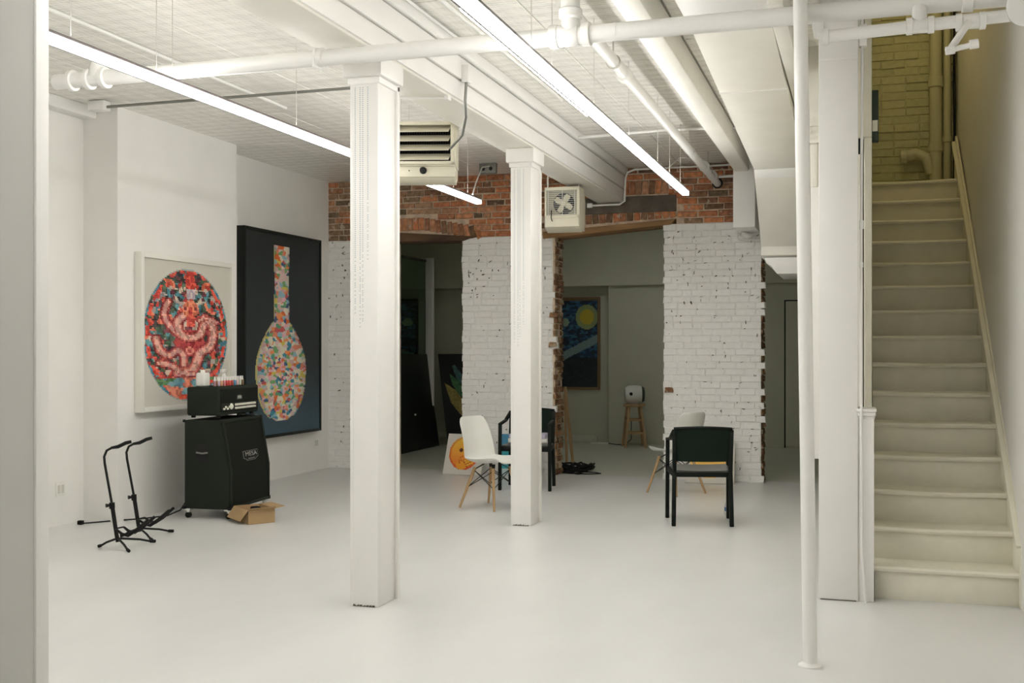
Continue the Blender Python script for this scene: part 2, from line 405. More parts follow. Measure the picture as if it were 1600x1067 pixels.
# ------------------------------------------------------------ back room
struct('wall_far', MB().box((-9, 17.6, 0), (1.1, 17.8, 3.4)).box((-4.02+.16, 17.35, 0), (1.1, 17.6, 2.5)).box((-9, 17.25, 2.5), (1.1, 17.6, 3.4)), GREYW, bevel=.004)
struct('wall_far_left', MB().box((-9.2, BY+.35, 0), (-9, 17.8, 3.4)), GREYW)
struct('wall_far_right', MB().box((.9, 11.3, 0), (1.1, 17.8, 3.4)), GREYW)
struct('ceiling_back_room', MB().box((-9.2, BY+.35, 3.4), (1.1, 17.8, 3.5)), GREYW)
struct('wall_back_outer', MB().box((-9.2, BY+.2, 0), (-6.9, BY+.35, 3.5)), GREYW)
struct('baseboard_far', MB().box((-9, 17.56, 0), (-4.1, 17.6, .10)), GREYW, bevel=.004)
dr = struct('door_1', MB().box((-1.12, 17.335, .03), (-.20, 17.36, 2.22)), GREYW, bevel=.004)
MB().box((-1.14, 17.338, 0), (-1.12, 17.352, 2.235)).box((-1.14, 17.338, 2.222), (-.18, 17.352, 2.24)).build('shadow_gap', DARK, dr)
# glass screen with post
gs = empty('glass_partition', (-6.45, 14.5, 0), 0, 'green-tinted glass partition with a pale end post behind the left opening', 'partition')
MB().box((-.006, -1.4, .0), (.006, 1.5, 2.84)).build('glass_pane', GLASS, gs)
MB().box((-.02, -1.4, 2.84), (.02, 1.5, 2.875)).build('top_rail', DARKB, gs, .003)
MB().box((0, 1.5, 0), (.12, 1.58, 2.90)).build('end_post', WHITE, gs, .005)

# ------------------------------------------------------------ lamps over the room
def linear_lamp(x, y0, y1, z, label, wires, left_strip=None):
    t = empty('linear_lamp', (x, (y0+y1)/2, z), 0, label, 'lamp', None)
    h = (y1-y0)/2
    MB().box((-.032, -h, .014), (.032, h, .030)).box((-.036, -h, -.026), (-.024, h, -.018)).build('housing', ALU, t, .002)
    MB().box((-.030, -h+.01, -.024), (.030, h-.01, .014)).build('diffuser', EMIT, t, .010)
    MB().box((-.016, -h+.01, .030), (.016, h-.01, .034)).build('added_uplight', EMITUP, t)  # glowing strip added on top of the housing to brighten the ceiling
    MB().box((-.034, -h-.006, -.026), (.034, -h, .032)).build('end_cap', PLASTW, t, .002); MB().box((-.034, h, -.026), (.034, h+.006, .032)).build('end_cap', PLASTW, t, .002)
    if left_strip:
        MB().box((-.066, left_strip[0]-(y0+y1)/2, -.012), (-.040, left_strip[1]-(y0+y1)/2, .012)).build('diffuser', EMIT, t, .01)
        MB().box((-.066, left_strip[0]-(y0+y1)/2, .013), (-.030, left_strip[1]-(y0+y1)/2, .02)).build('side_bracket', ALU, t)
    for yw in wires: MB().tube([(0, yw-(y0+y1)/2, .05), (0, yw-(y0+y1)/2, CEIL-z)], .0022, 6).build('suspension_wire', WIRE, t)
    return t
linear_lamp(-3.74, 2.9, 10.72, 3.0, 'long glowing strip lamp hung nearest the left wall, running behind the columns', (4.6, 5.3, 5.45, 6.9, 7.9, 8.9, 10.0, 10.4))
linear_lamp(-1.63, .6, 10.72, 3.0, 'long glowing strip lamp hung in the middle of the ceiling beside the sprinkler pipe', (3.0, 5.5, 5.9, 6.9, 8.0, 9.2, 9.8, 10.4), (4.6, 6.95))

linear_lamp(-1.2, -2.0, .2, 3.3, 'strip lamp behind the viewpoint', (-1.5, -.4))
bl = empty('ceiling_lamp', (-3.2, 15.3, 3.36), 0, 'flat ceiling lamp in the back room above the right opening', 'lamp')
MB().box((-.62, -.09, 0), (.62, .09, .04)).build('housing', ALU, bl, .004); MB().box((-.6, -.075, -.02), (.6, .075, 0)).build('diffuser', EMITDIM, bl, .006)
sl_ = empty('stairwell_lamp', (.42, 9.3, 5.52), 0, 'small warm bulkhead lamp high in the stairwell', 'lamp')
MB().lathe([(.13, .04), (.13, .08)], 24).build('base', PLASTW, sl_)
em2 = mat('warm lamp glass', (.9, .85, .6), .5, emit=44); em2.node_tree.nodes['Principled BSDF'].inputs['Emission Color'].default_value = (1, .82, .42, 1)
MB().lathe([(.04, -.04), (.10, -.02), (.12, .04)], 24).build('glass', em2, sl_)
# ------------------------------------------------------------ columns
def column(name, x, y, label, dots):
    t = empty(name, (x, y, 0), 0, label, 'column', 'square white columns under the beam')
    MB().box((0, 0, 0), (.18, .25, 3.08)).build('shaft', WHITE2, t, .006)
    MB().box((.165, .25, 0), (.195, .285, 3.08)).build('corner_strip', WHITE2, t, .004)
    MB().box((-.035, -.035, 3.08), (.215, .30, 3.2)).build('cap', WHITE2, t, .012)
    MB().box((-.012, -.012, 3.04), (.195, .285, 3.08)).build('neck_moulding', WHITE2, t, .008)
    b = MB(); rnd = random.Random(5)
    for cx, zz in dots:
        zc = 3.02
        while zc > zz:
            b.box((cx-.0035, -.0016, zc-.0022), (cx+.0035, .002, zc+.0022)); zc -= .0116
            if zc < zz+.4 and rnd.random() < .5: zc -= .0116
    tag(b.build('punched_slots', DOT, t), kind='stuff')
    c2 = MB(); rnd = random.Random(int(-y*10))
    for i in range(7):
        x0 = .02+i*.02; c2.add([(x0, -.002, 0), (x0+.02, -.002, 0), (x0+.018, -.002, rnd.uniform(.003, .014)), (x0+.004, -.002, rnd.uniform(.003, .014)), (x0,.004,0),(x0+.02,.004,0),(x0+.018,.004,.01),(x0+.004,.004,.01)], [(0,1,2,3),(1,5,6,2),(3,2,6,7),(0,3,7,4)])
    c2.build('chipped_base', DARKB, t)
    MB().box((.02, -.0012, 0), (.024, .001, 3.02)).build('seam_strip', WHITE, t)
    return t
column('square_column', -2.86, 5.92, 'nearest of the two square white columns, left of the middle', [(.035, 1.70), (.066, 1.62), (.083, 1.66), (.115, 2.0)])
column('square_column', -2.86, 9.03, 'farther square white column, in front of the white brick pier', [(.035, 1.55), (.066, 1.52), (.083, 1.60), (.115, 1.7)])
pp = empty('square_pier', (-.254, 6.92, 0), 0, 'broad plain white square pier standing left of the staircase', 'column')
MB().box((0, 0, 0), (.226, .26, CEIL)).build('shaft', WHITE2, pp, .005)
MB().box((.0, -.006, 3.22), (.226, 0, 3.24)).build('joint_strip', WHITE2, pp, .002)
MB().box((.01, -.004, 0), (.215, .002, .006)).build('chipped_base', DARKB, pp)
MB().box((.226, .01, 0), (.24, .03, .32)).build('corner_splinter', STAIRW, pp, .002)
pl = empty('steel_pole', (-.239, 5.45, 0), 0, 'slender round white pole standing nearest the camera', 'pole')
MB().tube([(0, 0, .01), (-.025, 0, 1.8), (-.052, 0, CEIL)], .0335, 24).build('shaft', PIPE, pl)
MB().lathe([(.055, 0), (.055, .006), (.036, .016), (.034, .02)], 24).build('base_flange', PIPE, pl)

# ------------------------------------------------------------ staircase
RZ, TD, Y0 = .2, .25, 7.05
st = empty('staircase', (0, Y0, 0), 0, 'steep white painted wooden staircase rising beside the right wall', 'staircase')
def xr_(y): return .885-.020*(y)   # right side tapers with the wall, y relative
for k in range(15):
    y = k*TD; zt = (k+1)*RZ; xl = .065; xr = xr_(y)
    MB().box((xl, y, k*RZ if k == 0 else k*RZ-.03), (xr, y+.022, zt-.03)).build('riser', STAIRW, st, .002)
    b = MB(); n = 10; rnd = random.Random(k); vs = []; fs = []
    dep = TD+.02 if k < 14 else .9
    ph = rnd.uniform(0, 6)
    for i in range(n+1):
        s_ = i/n; x = xl+(xr-xl)*s_
        sag = .007*math.sin(PI*s_)**1.5+.0025*math.sin(5*s_+ph) if k else .004*math.sin(PI*s_)
        fy = -.028+.006*math.sin(PI*s_)+.002*math.sin(7*s_+ph)
        vs += [(x, y+dep, zt-.03), (x, y+.0, zt-.03-.002), (x, y+fy+.004, zt-.03-sag*.6), (x, y+fy, zt-.014-sag), (x, y+fy+.010, zt-sag), (x, y+.05, zt-sag*.6), (x, y+dep, zt)]
    for i in range(n):
        for j in range(7):
            a = i*7+j; c = i*7+(j+1) % 7; fs.append((a, c, c+7, a+7))
    fs += [tuple(range(7)), tuple(n*7+q for q in range(7))]
    b.add(vs, fs).build('tread', STAIRW, st, 0)
# skirt on the right with cap moulding, left skirt
sk = MB().hexa([(.862,-.02,0),(.895,-.02,0),(.80,3.75,2.9),(.785,3.75,2.9),(.862,-.02,.34),(.895,-.02,.34),(.80,3.75,3.36),(.785,3.75,3.36)])
sk.build('skirt_board', STAIRW, st, .003)
MB().bar((.868, -.02, .35), (.785, 3.72, 3.36), .05, .03).build('skirt_cap', STAIRW, st, .008)
MB().bar((.882, -.03, .36), (.80, 3.75, 3.40), .02, .06).build('skirt_moulding', STAIRW, st, .006)
MB().box((.862, -.045, 0), (.90, -.02, .33)).build('skirt_end', STAIRW, st, .004)
# newel / low post
nw = empty('newel_post', (-.026, 6.93, 0), 0, 'low boxed white newel post at the foot of the stairs', 'post')
MB().box((0, 0, 0), (.088, .2, 1.10)).build('shaft', WHITE2, nw, .004)
MB().box((-.008, -.012, 1.10), (.098, .21, 1.125)).box((-.002, -.005, 1.085), (.092, .204, 1.10)).box((-.012, -.018, 1.125), (.102, .215, 1.145)).build('cap', WHITE2, nw, .006)
MB().box((.088, .04, 0), (.0915, .10, .17)).build('dark_gap', DARK, nw)
# left enclosure of the stair: thin wall whose end face shows
struct('wall_stair_left', MB().box((.008, 7.32, .0), (.052, 11.0, 6)), STAIRW, bevel=.003)
struct('trim_4', MB().box((-.012, 7.36, 1.1), (.004, 7.38, 2.85)), DARKB, label='dark strip painting the shade of the gap beside the thin wall left of the stairs')  # solid bar, its dark colour stands for the shade in the gap
# stairwell top: brick wall above the landing
sb = struct('wall_stair_top', MB().box((0, 11.01, 2.8), (.95, 11.3, 6)), STRB)
strm = {L: brick_meshes(L, .070, .05, STRB, rough=.006) for L in LEN}
z = 2.92+CH/2; rr = random.Random(9)
while z < 4.95:
    x = .055+rr.choice((0, .0)); first = True; off = rr.choice((.1, .215))
    while x < .80:
        L = off if first else .215; first = False
        if x+L > .84: L = min(LEN, key=lambda q: abs(q-(.84-x)))
        link('brick', rr.choice(strm[L]), sb, (x+L/2, 11.0+rr.uniform(-.006, .006), z), (0, rr.uniform(-.01, .01), 0)); x += L+.006
    z += CH
struct('ceiling_stairwell', MB().box((-.1, 7.3, 5.6), (1.1, 11.3, 5.7)), WHITE)
struct('wall_stair_front', MB().box((0, 7.25, CEIL+.2), (1.1, 7.4, 5.6)), WHITE)
def pipe_thing(name, label, cat, paths, m=PIPE, group=None, seg=14, part='pipe_run'):
    o = empty(name, paths[0][0][0], 0, label, cat, group); p0 = Vector(paths[0][0][0])
    for pts, r in paths: MB().tube([Vector(p)-p0 for p in pts], r, seg).build(part, m, o)
    return o, p0
def ring(o, p0, c, d, r, l, m=PIPE, name='coupling'):
    c = Vector(c)-p0; d = Vector(d).normalized()
    MB().tube([c-d*l/2, c-d*l/2*.9, c+d*l/2*.9, c+d*l/2], [r*.92, r, r, r*.92], 18).build(name, m, o)
STP = mat('stairwell pipe paint', (.56, .54, .36), .4)
o, p0 = pipe_thing('drain_pipe', 'thick painted waste pipe with an elbow above the stair landing', 'pipe', [([(.635, 10.93, 3.0), (.635, 10.93, 5.6)], .055), ([(.36, 10.93, 3.28), (.47, 10.93, 3.30), (.55, 10.90, 3.26), (.60, 10.93, 3.12)], .05)], STP)
ring(o, p0, (.635, 10.93, 3.95), (0, 0, 1), .066, .10, STP); ring(o, p0, (.36, 10.93, 3.28), (1, .0, .0), .06, .06, STP); ring(o, p0, (.635, 10.93, 3.35), (0, 0, 1), .066, .08, STP)
o, p0 = pipe_thing('water_pipe', 'thinner painted pipe right of the waste pipe above the landing', 'pipe', [([(.735, 10.95, 3.0), (.735, 10.95, 5.6)], .035)], STP)
ring(o, p0, (.735, 10.95, 3.42), (0, 0, 1), .045, .05, STP)
o, p0 = pipe_thing('black_cable', 'black cables running down the corner beside the landing pipes', 'cable', [([(.79, 10.93, 3.0), (.795, 10.94, 3.5), (.787, 10.93, 3.9), (.793, 10.94, 4.4), (.79, 10.94, 5.6)], .008), ([(.80, 10.90, 3.0), (.803, 10.90, 3.7), (.797, 10.90, 4.2), (.80, 10.90, 5.6)], .006)], RUBBER)

# hanging boxes by the stair's left wall
bx = empty('wall_box', (-.035, 7.28, 2.82), 0, 'grey-white boxed hood with a dark slot high beside the stairs', 'box')
MB().box((0, 0, 0), (.085, .24, .64)).build('case', STAIRW, bx, .004)
MB().box((.087, .05, -.02), (.127, .12, .30)).build('hanging_tag', mat('dark green cloth', (.03, .045, .028), .8), bx, .003)
MB().box((.09, .044, .04), (.122, .05, .11)).build('pale_label', STAIRW, bx, .002)
MB().box((.0, .03, -.09), (.03, .1, 0)).build('dark_clamp', DARK, bx, .006)
o, p0 = pipe_thing('conduit', 'slim vertical conduit with a coupling down the right edge of the square pier', 'conduit', [([(-.005, 6.955, 3.3), (-.011, 6.955, 2.2), (-.010, 6.91, 1.14), (-.006, 6.90, .30), (.016, 6.89, .0)], .0085)], PIPE, part='conduit_run')
ring(o, p0, (-.0095, 6.955, 2.24), (0, 0, 1), .014, .05); ring(o, p0, (-.011, 6.945, 2.0), (0, 0, 1), .012, .03)
MB().box((-.018, -.02, -.0), (.026, .03, .13)).build('junction_box', WHITE2, o, .004)
MB().tube([(.0, 0, .13), (.005, 0, .3)], .009, 8).build('conduit_run', PIPE, o)

# under-stair panel and cream bulkhead behind the pole
ub = struct('trim_5', MB().box((-.36, 8.0, 2.62), (-.02, 8.4, CEIL)), CREAM, bevel=.004, label='cream bulkhead between the pole and the square pier')
MB().box((-.37, 7.96, 2.92), (-.02, 8.0, 3.04)).build('ledge_moulding', CREAM, ub, .012)
MB().box((-.33, 7.985, 2.62), (-.30, 8.0, 2.92)).build('edge_batten', CREAM, ub, .004)
struct('trim_6', MB().box((-.345, 7.98, .74), (-.02, 8.04, 2.62)), WHITE2, bevel=.004, label='tall white panel hanging behind the square pier')
# ------------------------------------------------------------ soffit duct over the right side
sf = struct('trim_7', MB().prism([(6.3, 3.47), (10.9, 3.22), (11.67, 2.57), (11.70, 2.55), (11.70, 2.46), (11.78, 2.44), (BY, 2.44), (BY, 3.598), (6.3, 3.598)], 'x', -1.0, -.52), CREAM, bevel=.004, label='long sloping boxed soffit dropping down towards the brick wall')
MB().prism([(-.975, 2.44), (-.95, 2.38), (-.90, 2.35), (-.86, 2.29), (-.84, 2.27), (-.5, 2.27), (-.5, 2.44)], 'y', 11.74, 12.68).build('moulding', WHITE2, sf, .004)
for yy, zz in ((8.2, 3.367),):
    MB().box((-1.0, yy, zz-.008), (-.52, yy+.008, zz+.004)).build('joint_strip', WHITE2, sf)
MB().hexa([(-1.0,10.9,3.215),(-.52,10.9,3.215),(-.52,10.98,3.145),(-1.0,10.98,3.145),(-1.0,10.9,3.24),(-.52,10.9,3.24),(-.52,11.0,3.16),(-1.0,11.0,3.16)]).build('ledge', WHITE2, sf, .003)
MB().box((-.51, 6.3, 3.40), (-.42, 9.4, 3.598)).build('side_beam', CREAM, sf, .006)
struct('trim_8', MB().prism([(4.2, 3.42), (6.5, 3.44), (6.5, 3.598), (4.2, 3.598)], 'x', -1.0, -.47), WHITE2, bevel=.004, label='shallow boxed access panel above the big pipe')
struct('trim_9', MB().box((-1.33, 12.1, 2.80), (-1.10, BY-.01, 3.598)), WHITE2, bevel=.004, label='boxed chase on the brick wall left of the soffit')
# ------------------------------------------------------------ sprinkler pipes
o, p0 = pipe_thing('sprinkler_main', 'thick white sprinkler pipe crossing the whole room under the beam', 'pipe', [([(-4.62, 5.55, 3.10), (1.05, 5.55, 3.115)], .045)], seg=24)
for x in (-2.86, .46, .72): ring(o, p0, (x, 5.55, 3.11), (1, 0, 0), .052, .05)
ring(o, p0, (-1.2, 5.55, 3.11), (1, 0, 0), .0465, .02); ring(o, p0, (-1.52, 5.55, 3.11), (1, 0, 0), .060, .045); ring(o, p0, (-1.35, 5.55, 3.11), (1, 0, 0), .060, .045)
MB().tube([Vector((-1.435, 5.55, 3.11))-p0, Vector((-1.435, 5.55, 3.19))-p0, Vector((-1.435, 5.55, 3.20))-p0, Vector((-1.435, 5.55, 3.24))-p0, Vector((-1.435, 5.55, 3.25))-p0, Vector((-1.435, 5.55, 3.59))-p0], [.052, .050, .062, .062, .05, .045], 20).build('tee_branch', PIPE, o)
ring(o, p0, (-1.46, 5.55, 3.11), (1, 0, 0), .055, .14, name='tee_body')
for x in (-4.50, -4.38, -4.27): ring(o, p0, (x, 5.55, 3.10), (1, 0, 0), .062, .03)
MB().tube([Vector((-4.33, 5.55, 3.10))-p0, Vector((-4.33, 5.56, 3.17))-p0, Vector((-4.33, 5.60, 3.20))-p0], [.05, .048, .03], 18).build('tee_branch', PIPE, o)
MB().box((1.735, -.052, -.052), (1.75, .052, .056)).build('hanger_strap', PIPE, o, .003)
o, p0 = pipe_thing('sprinkler_branch', 'long white sprinkler pipe running back along the ceiling into the brick wall', 'pipe', [([(-1.57, 5.9, 3.40), (-1.57, 12.85, 3.37)], .040)], seg=18)
for y in (7.55, 11.6, 12.25): ring(o, p0, (-1.57, y, 3.39), (0, 1, 0), .055, .10)
for y in (7.2, 10.6, 11.9):
    MB().tube([Vector((-1.57, y, 3.40))-p0, Vector((-1.57, y, 3.595))-p0], .005, 6).build('hanger_rod', WIRE, o)
    MB().tube([Vector(q)-p0 for q in arc((-1.57, y, 3.39), .046, 0, 360, 12)], .006, 6).build('hanger_ring', WIRE, o)
MB().lathe([(.06, 0), (.06, .006)], 16, T(*(Vector((-1.57, BY-.008, 3.372))-p0)) @ Matrix.Rotation(rad(-90), 4, 'X')).build('wall_hole', DARK, o)
o, p0 = pipe_thing('lower_sprinkler_pipe', 'thinner white pipe with tees and a round flange, lower of the two at top right', 'pipe', [([(-.205, 5.50, 3.05), (-.20, 5.50, 3.00), (-.16, 5.50, 2.985), (.70, 5.50, 3.015)], .029)], seg=18)
ring(o, p0, (-.17, 5.50, 2.985), (1, 0, 0), .038, .03); 
for x in (.205, .30, .42, .52): ring(o, p0, (x, 5.50, 3.0), (1, 0, 0), .040, .028)
ring(o, p0, (.25, 5.50, 3.0), (1, 0, 0), .035, .10, name='tee_body'); ring(o, p0, (.47, 5.50, 3.0), (1, 0, 0), .035, .10, name='tee_body')
MB().tube([Vector((.25, 5.50, 3.0))-p0, Vector((.25, 5.52, 3.09))-p0], .034, 14).build('tee_branch', PIPE, o)
MB().tube([Vector((.46, 5.47, 2.99))-p0, Vector((.38, 5.40, 2.86))-p0], .016, 12).build('drain_leg', PIPE, o)
MB().tube([Vector((.372, 5.40, 2.85))-p0, Vector((.47, 5.40, 2.868))-p0], .013, 12).build('drain_spout', PIPE, o)
ring(o, p0, (.375, 5.40, 2.85), (1, 0, .1), .019, .04); ring(o, p0, (.475, 5.40, 2.87), (1, 0, .1), .021, .04)
MB().lathe([(.0, -.03), (.07, -.03), (.085, -.02), (.085, .02), (.05, .03), (.045, .08)], 28, T(*(Vector((.70, 5.46, 3.035))-p0)) @ Matrix.Rotation(rad(-75), 4, 'X')).build('round_flange', PIPE, o)
MB().box((.60, -.03, .10), (.72, .02, .125)).build('pipe_clamp', PIPE, o, .008)

# ------------------------------------------------------------ conduits
def conduit(label, pts, r=.011, m=PIPE, group=None):
    o = empty('conduit', pts[0], 0, label, 'conduit', group); p0 = Vector(pts[0])
    MB().tube([Vector(p)-p0 for p in pts], r, 10).build('conduit_run', m, o); return o, p0
o, p0 = conduit('thin grey conduit crossing the ceiling from the left wall to the beam', [(-6.14, 7.93, 3.54), (-2.97, 7.93, 3.54)], .012, STEELP)
MB().box((-.10, -.05, -.03), (.06, .05, .05)).build('junction_box', WHITE2, o, .006)
conduit('thin white conduit running along the ceiling above the left strip lamp', [(-4.76, 2.9, 3.585), (-4.76, 8.6, 3.585)], .012)
o, p0 = conduit('white conduit along the top of the beam ending at a small box', [(-2.585, 2.4, 3.575), (-2.585, 7.15, 3.575)], .010)
conduit('white conduit on the ceiling beside the beam with pale sockets', [(-2.40, 2.4, 3.58), (-2.40, 9.0, 3.58)], .014)
conduit('white conduit crossing the ceiling far back between beam and soffit', [(-2.60, 10.35, 3.52), (-1.75, 10.45, 3.565), (-1.1, 10.55, 3.565)], .014)
o, p0 = conduit('short conduit crossing below the beam beside the near column', [(-2.965, 6.87, 3.178), (-2.66, 7.0, 3.178)], .008)
MB().box((.29, .10, -.01), (.32, .16, .02)).build('end_clip', WHITE2, o, .003)
o, p0 = conduit('white conduit bending down over the dark lintel from the ceiling', [(-1.34, 12.62, 3.50), (-1.40, 12.62, 3.56), (-2.50, 12.62, 3.56), (-2.585, 12.62, 3.53), (-2.61, 12.62, 3.46), (-2.62, 12.62, 3.20), (-2.68, 12.62, 3.165), (-3.02, 12.62, 3.165)], .012)
MB().box((-1.72, -.02, -.36), (-1.66, .02, -.31)).build('end_box', WHITE2, o, .004)
conduit('white conduit stub crossing bare brick beside the sprinkler pipe', [(-1.54, 12.6, 3.43), (-1.33, 12.6, 3.43)], .016)
conduit('thin white conduit dropping beside the boxed chase to a ledge', [(-1.345, 12.66, 3.30), (-1.345, 12.66, 2.745), (-1.32, 12.66, 2.72), (-1.10, 12.66, 2.72)], .010)
conduit('curled white cable hanging from the ceiling behind the middle lamp', [(-1.75, 12.0, 3.55), (-1.86, 11.8, 3.53), (-1.93, 11.6, 3.40), (-1.92, 11.4, 3.25), (-1.86, 11.2, 3.12), (-1.72, 11.0, 3.08), (-1.64, 10.72, 3.03)], .006, PLASTW)
conduit('white cable dropping from the ceiling box to the left lamp end', [(-4.02, 11.9, 3.56), (-4.0, 11.6, 3.50), (-3.86, 11.0, 3.25), (-3.76, 10.6, 3.06)], .007, PLASTW)
ws = empty('wall_elbow', (-1.22, 12.62, 2.735), 0, 'white lumpy pipe elbow on the ledge at the bottom of the boxed chase', 'pipe fitting')
MB().tube([(-.05, 0, .10), (-.045, 0, .045), (0, 0, .02), (.04, 0, .03)], [.03, .04, .035, .02], 12).build('elbow', PLASTW, ws)
jb = empty('junction_box', (-4.05, 11.95, 3.535), 0, 'small metal socket box on the ceiling by the brick wall', 'socket box')
MB().box((-.10, -.03, -.05), (.10, .03, .064)).build('case', STEELP, jb, .005)
for x in (-.05, .04): MB().lathe([(.022, 0), (.02, .006)], 12, T(x, -.031, .0) @ Matrix.Rotation(rad(90), 4, 'X')).build('socket', DARK, jb)
# junction box on the beam with flexible conduit to the heater
jb2 = empty('beam_junction_box', (-2.60, 7.22, 3.33), 0, 'slim white switch box on the beam side above the left heater', 'socket box')
MB().box((-.03, -.035, 0), (.02, .035, .12)).build('case', WHITE2, jb2, .004)
fl = MB(); pts = [(-2.60, 7.20, 3.33), (-2.60, 7.18, 3.20), (-2.62, 7.25, 3.10), (-2.72, 7.45, 3.02), (-2.92, 7.75, 2.99)]
fl.tube([Vector(p)-Vector(pts[0]) for p in pts], .010, 10)
fo = tag(fl.build('flexible_conduit', STEELP, None, loc=pts[0]), 'dark ribbed flexible conduit hanging from the beam to the left heater', 'conduit')

# ------------------------------------------------------------ heaters
hA = empty('unit_heater', (-3.27, 8.10, 2.83), rad(15), 'cream ceiling heater with slanted louvres hung beside the near column', 'heater')
W2, HT = .25, .43
cs = MB()
cs.box((-W2, -.10, .10), (-W2+.02, .18, HT)).box((W2-.02, -.10, .10), (W2, .18, HT)).box((-W2, -.10, HT-.018), (W2, .18, HT)).box((-W2, -.10, .085), (W2, .18, .105)).box((-W2, .16, .10), (W2, .18, HT))
cs.build('case', HEAT, hA, .003)
MB().box((-W2+.01, -.125, .095), (-W2+.035, -.09, HT-.005)).box((W2-.035, -.125, .095), (W2-.01, -.09, HT-.005)).box((-W2+.01, -.125, HT-.032), (W2-.01, -.09, HT-.005)).box((-W2+.01, -.125, .095), (W2-.01, -.09, .118)).build('front_frame', HEAT, hA, .003)
MB().box((-W2+.03, .02, .11), (W2-.03, .03, HT-.02)).build('coil', DARK, hA)
for i in range(24): MB().box((-W2+.035+i*.0187, .0, .12), (-W2+.038+i*.0187, .02, HT-.03)).build('coil_fin', RUBBER, hA)
for i in range(4):
    z = .125+i*.072
    MB().hexa([(-W2+.05,-.13,z+.004),(W2-.05,-.13,z+.004),(W2-.05,-.13,z),(-W2+.05,-.13,z),(-W2+.036,-.05,z+.062),(W2-.036,-.05,z+.062),(W2-.036,-.05,z+.058),(-W2+.036,-.05,z+.058)]).build('louvre', HEAT, hA, .001)
MB().box((-W2+.005, -.09, .0), (W2-.005, .17, .085)).build('control_box', HEAT, hA, .008)
MB().lathe([(.028, 0), (.026, .02), (.02, .024)], 20, T(0, -.09, .05) @ Matrix.Rotation(rad(90), 4, 'X')).build('thermostat_knob', BLACKP, hA)
MB().lathe([(.005, 0), (.005, .004)], 10, T(-.11, -.09, .05) @ Matrix.Rotation(rad(90), 4, 'X')).build('indicator_hole', DARK, hA)
MB().prism([(-.08, .0), (.16, .0), (.12, -.035), (-.02, -.035)], 'x', -W2+.01, W2-.01).build('underside_tray', HEAT, hA, .004)
for x in (-.2, .2): MB().tube([(x, .05, HT), (x, .05, CEIL-2.83)], .006, 8).build('hanger_rod', PIPE, hA)
hB = empty('unit_heater', (-2.96, 11.10, 2.73), rad(2), 'cream ceiling heater with a round fan behind a wire grille, hung by the brick wall', 'heater')
w_ = .185
MB().box((-w_, .0, .12), (-w_+.02, .03, .44)).box((w_-.03, .0, .12), (w_, .03, .44)).box((-w_, .0, .405), (w_, .03, .44)).box((-w_, .0, .12), (w_, .03, .15)).build('front_frame', HEAT, hB, .003)
MB().prism([(.03, .12), (.03, .44), (.22, .44), (.30, .30), (.26, .0), (.12, -.01), (-.0, .03), (0, .12)], 'x', w_-.012, w_).build('side_panel', HEAT, hB, .002)
MB().prism([(.03, .12), (.03, .44), (.22, .44), (.30, .30), (.26, .0), (.12, -.01), (-.0, .03), (0, .12)], 'x', -w_, -w_+.012).build('side_panel', HEAT, hB, .002)
MB().box((-w_, .0, .035), (w_, .02, .12)).build('front_panel', HEAT, hB, .003); MB().box((-w_, .03, .425), (w_, .22, .44)).build('top_panel', HEAT, hB, .003)
MB().hexa([(-w_,0,.03),(w_,0,.03),(w_,.14,-.02),(-w_,.14,-.02),(-w_,0,.04),(w_,0,.04),(w_,.14,-.008),(-w_,.14,-.008)]).build('underside_tray', HEAT, hB, .002)
MB().prism([(-w_+.01, .13), (w_-.01, .13), (w_-.01, .42), (-w_+.01, .42)], 'y', .07, .075).build('fan_plate', mat('heater plate', (.42, .40, .31), .6), hB)
MB().lathe([(.112, 0), (.112, .004)], 32, T(.005, .069, .275) @ Matrix.Rotation(rad(90), 4, 'X')).build('fan_opening', DARK, hB)
for k in range(4):
    a = rad(k*90+30); M = T(.005, .055, .275) @ Matrix.Rotation(a, 4, 'Y') @ Matrix.Rotation(rad(20), 4, 'X')
    MB().add([(.02,0,-.02),(.06,0,-.04),(.10,0,-.03),(.105,0,.02),(.06,0,.035),(.02,0,.02),(.02,.004,-.02),(.06,.004,-.04),(.10,.004,-.03),(.105,.004,.02),(.06,.004,.035),(.02,.004,.02)], [(0,1,2,3,4,5),(6,7,8,9,10,11)]+[(i,(i+1)%6,(i+1)%6+6,i+6) for i in range(6)], M).build('fan_blade', HEAT, hB)
MB().lathe([(.03, 0), (.028, .02)], 16, T(.005, .055, .275) @ Matrix.Rotation(rad(90), 4, 'X')).build('fan_hub', HEAT, hB)
for i in range(13): MB().tube([(-w_+.02, .012, .16+i*.0195), (w_-.03, .012, .16+i*.0195)], .0022, 6).build('grille_wire', PLASTW, hB)
for x in (-.15, 0, .13): MB().tube([(x, .015, .13), (x, .015, .42)], .003, 6).build('grille_stay', PLASTW, hB)
MB().tube([(-.11, -.005, .20), (-.11, -.02, .12), (-.10, -.012, .085)], .005, 8).build('pull_lead', RUBBER, hB)
MB().tube([(-.155, .02, .44), (-.155, .02, .86)], .007, 8).build('hanger_rod', PIPE, hB); MB().tube([(.16, .08, .42), (.16, .08, .86)], .005, 8).build('hanger_rod', PIPE, hB)

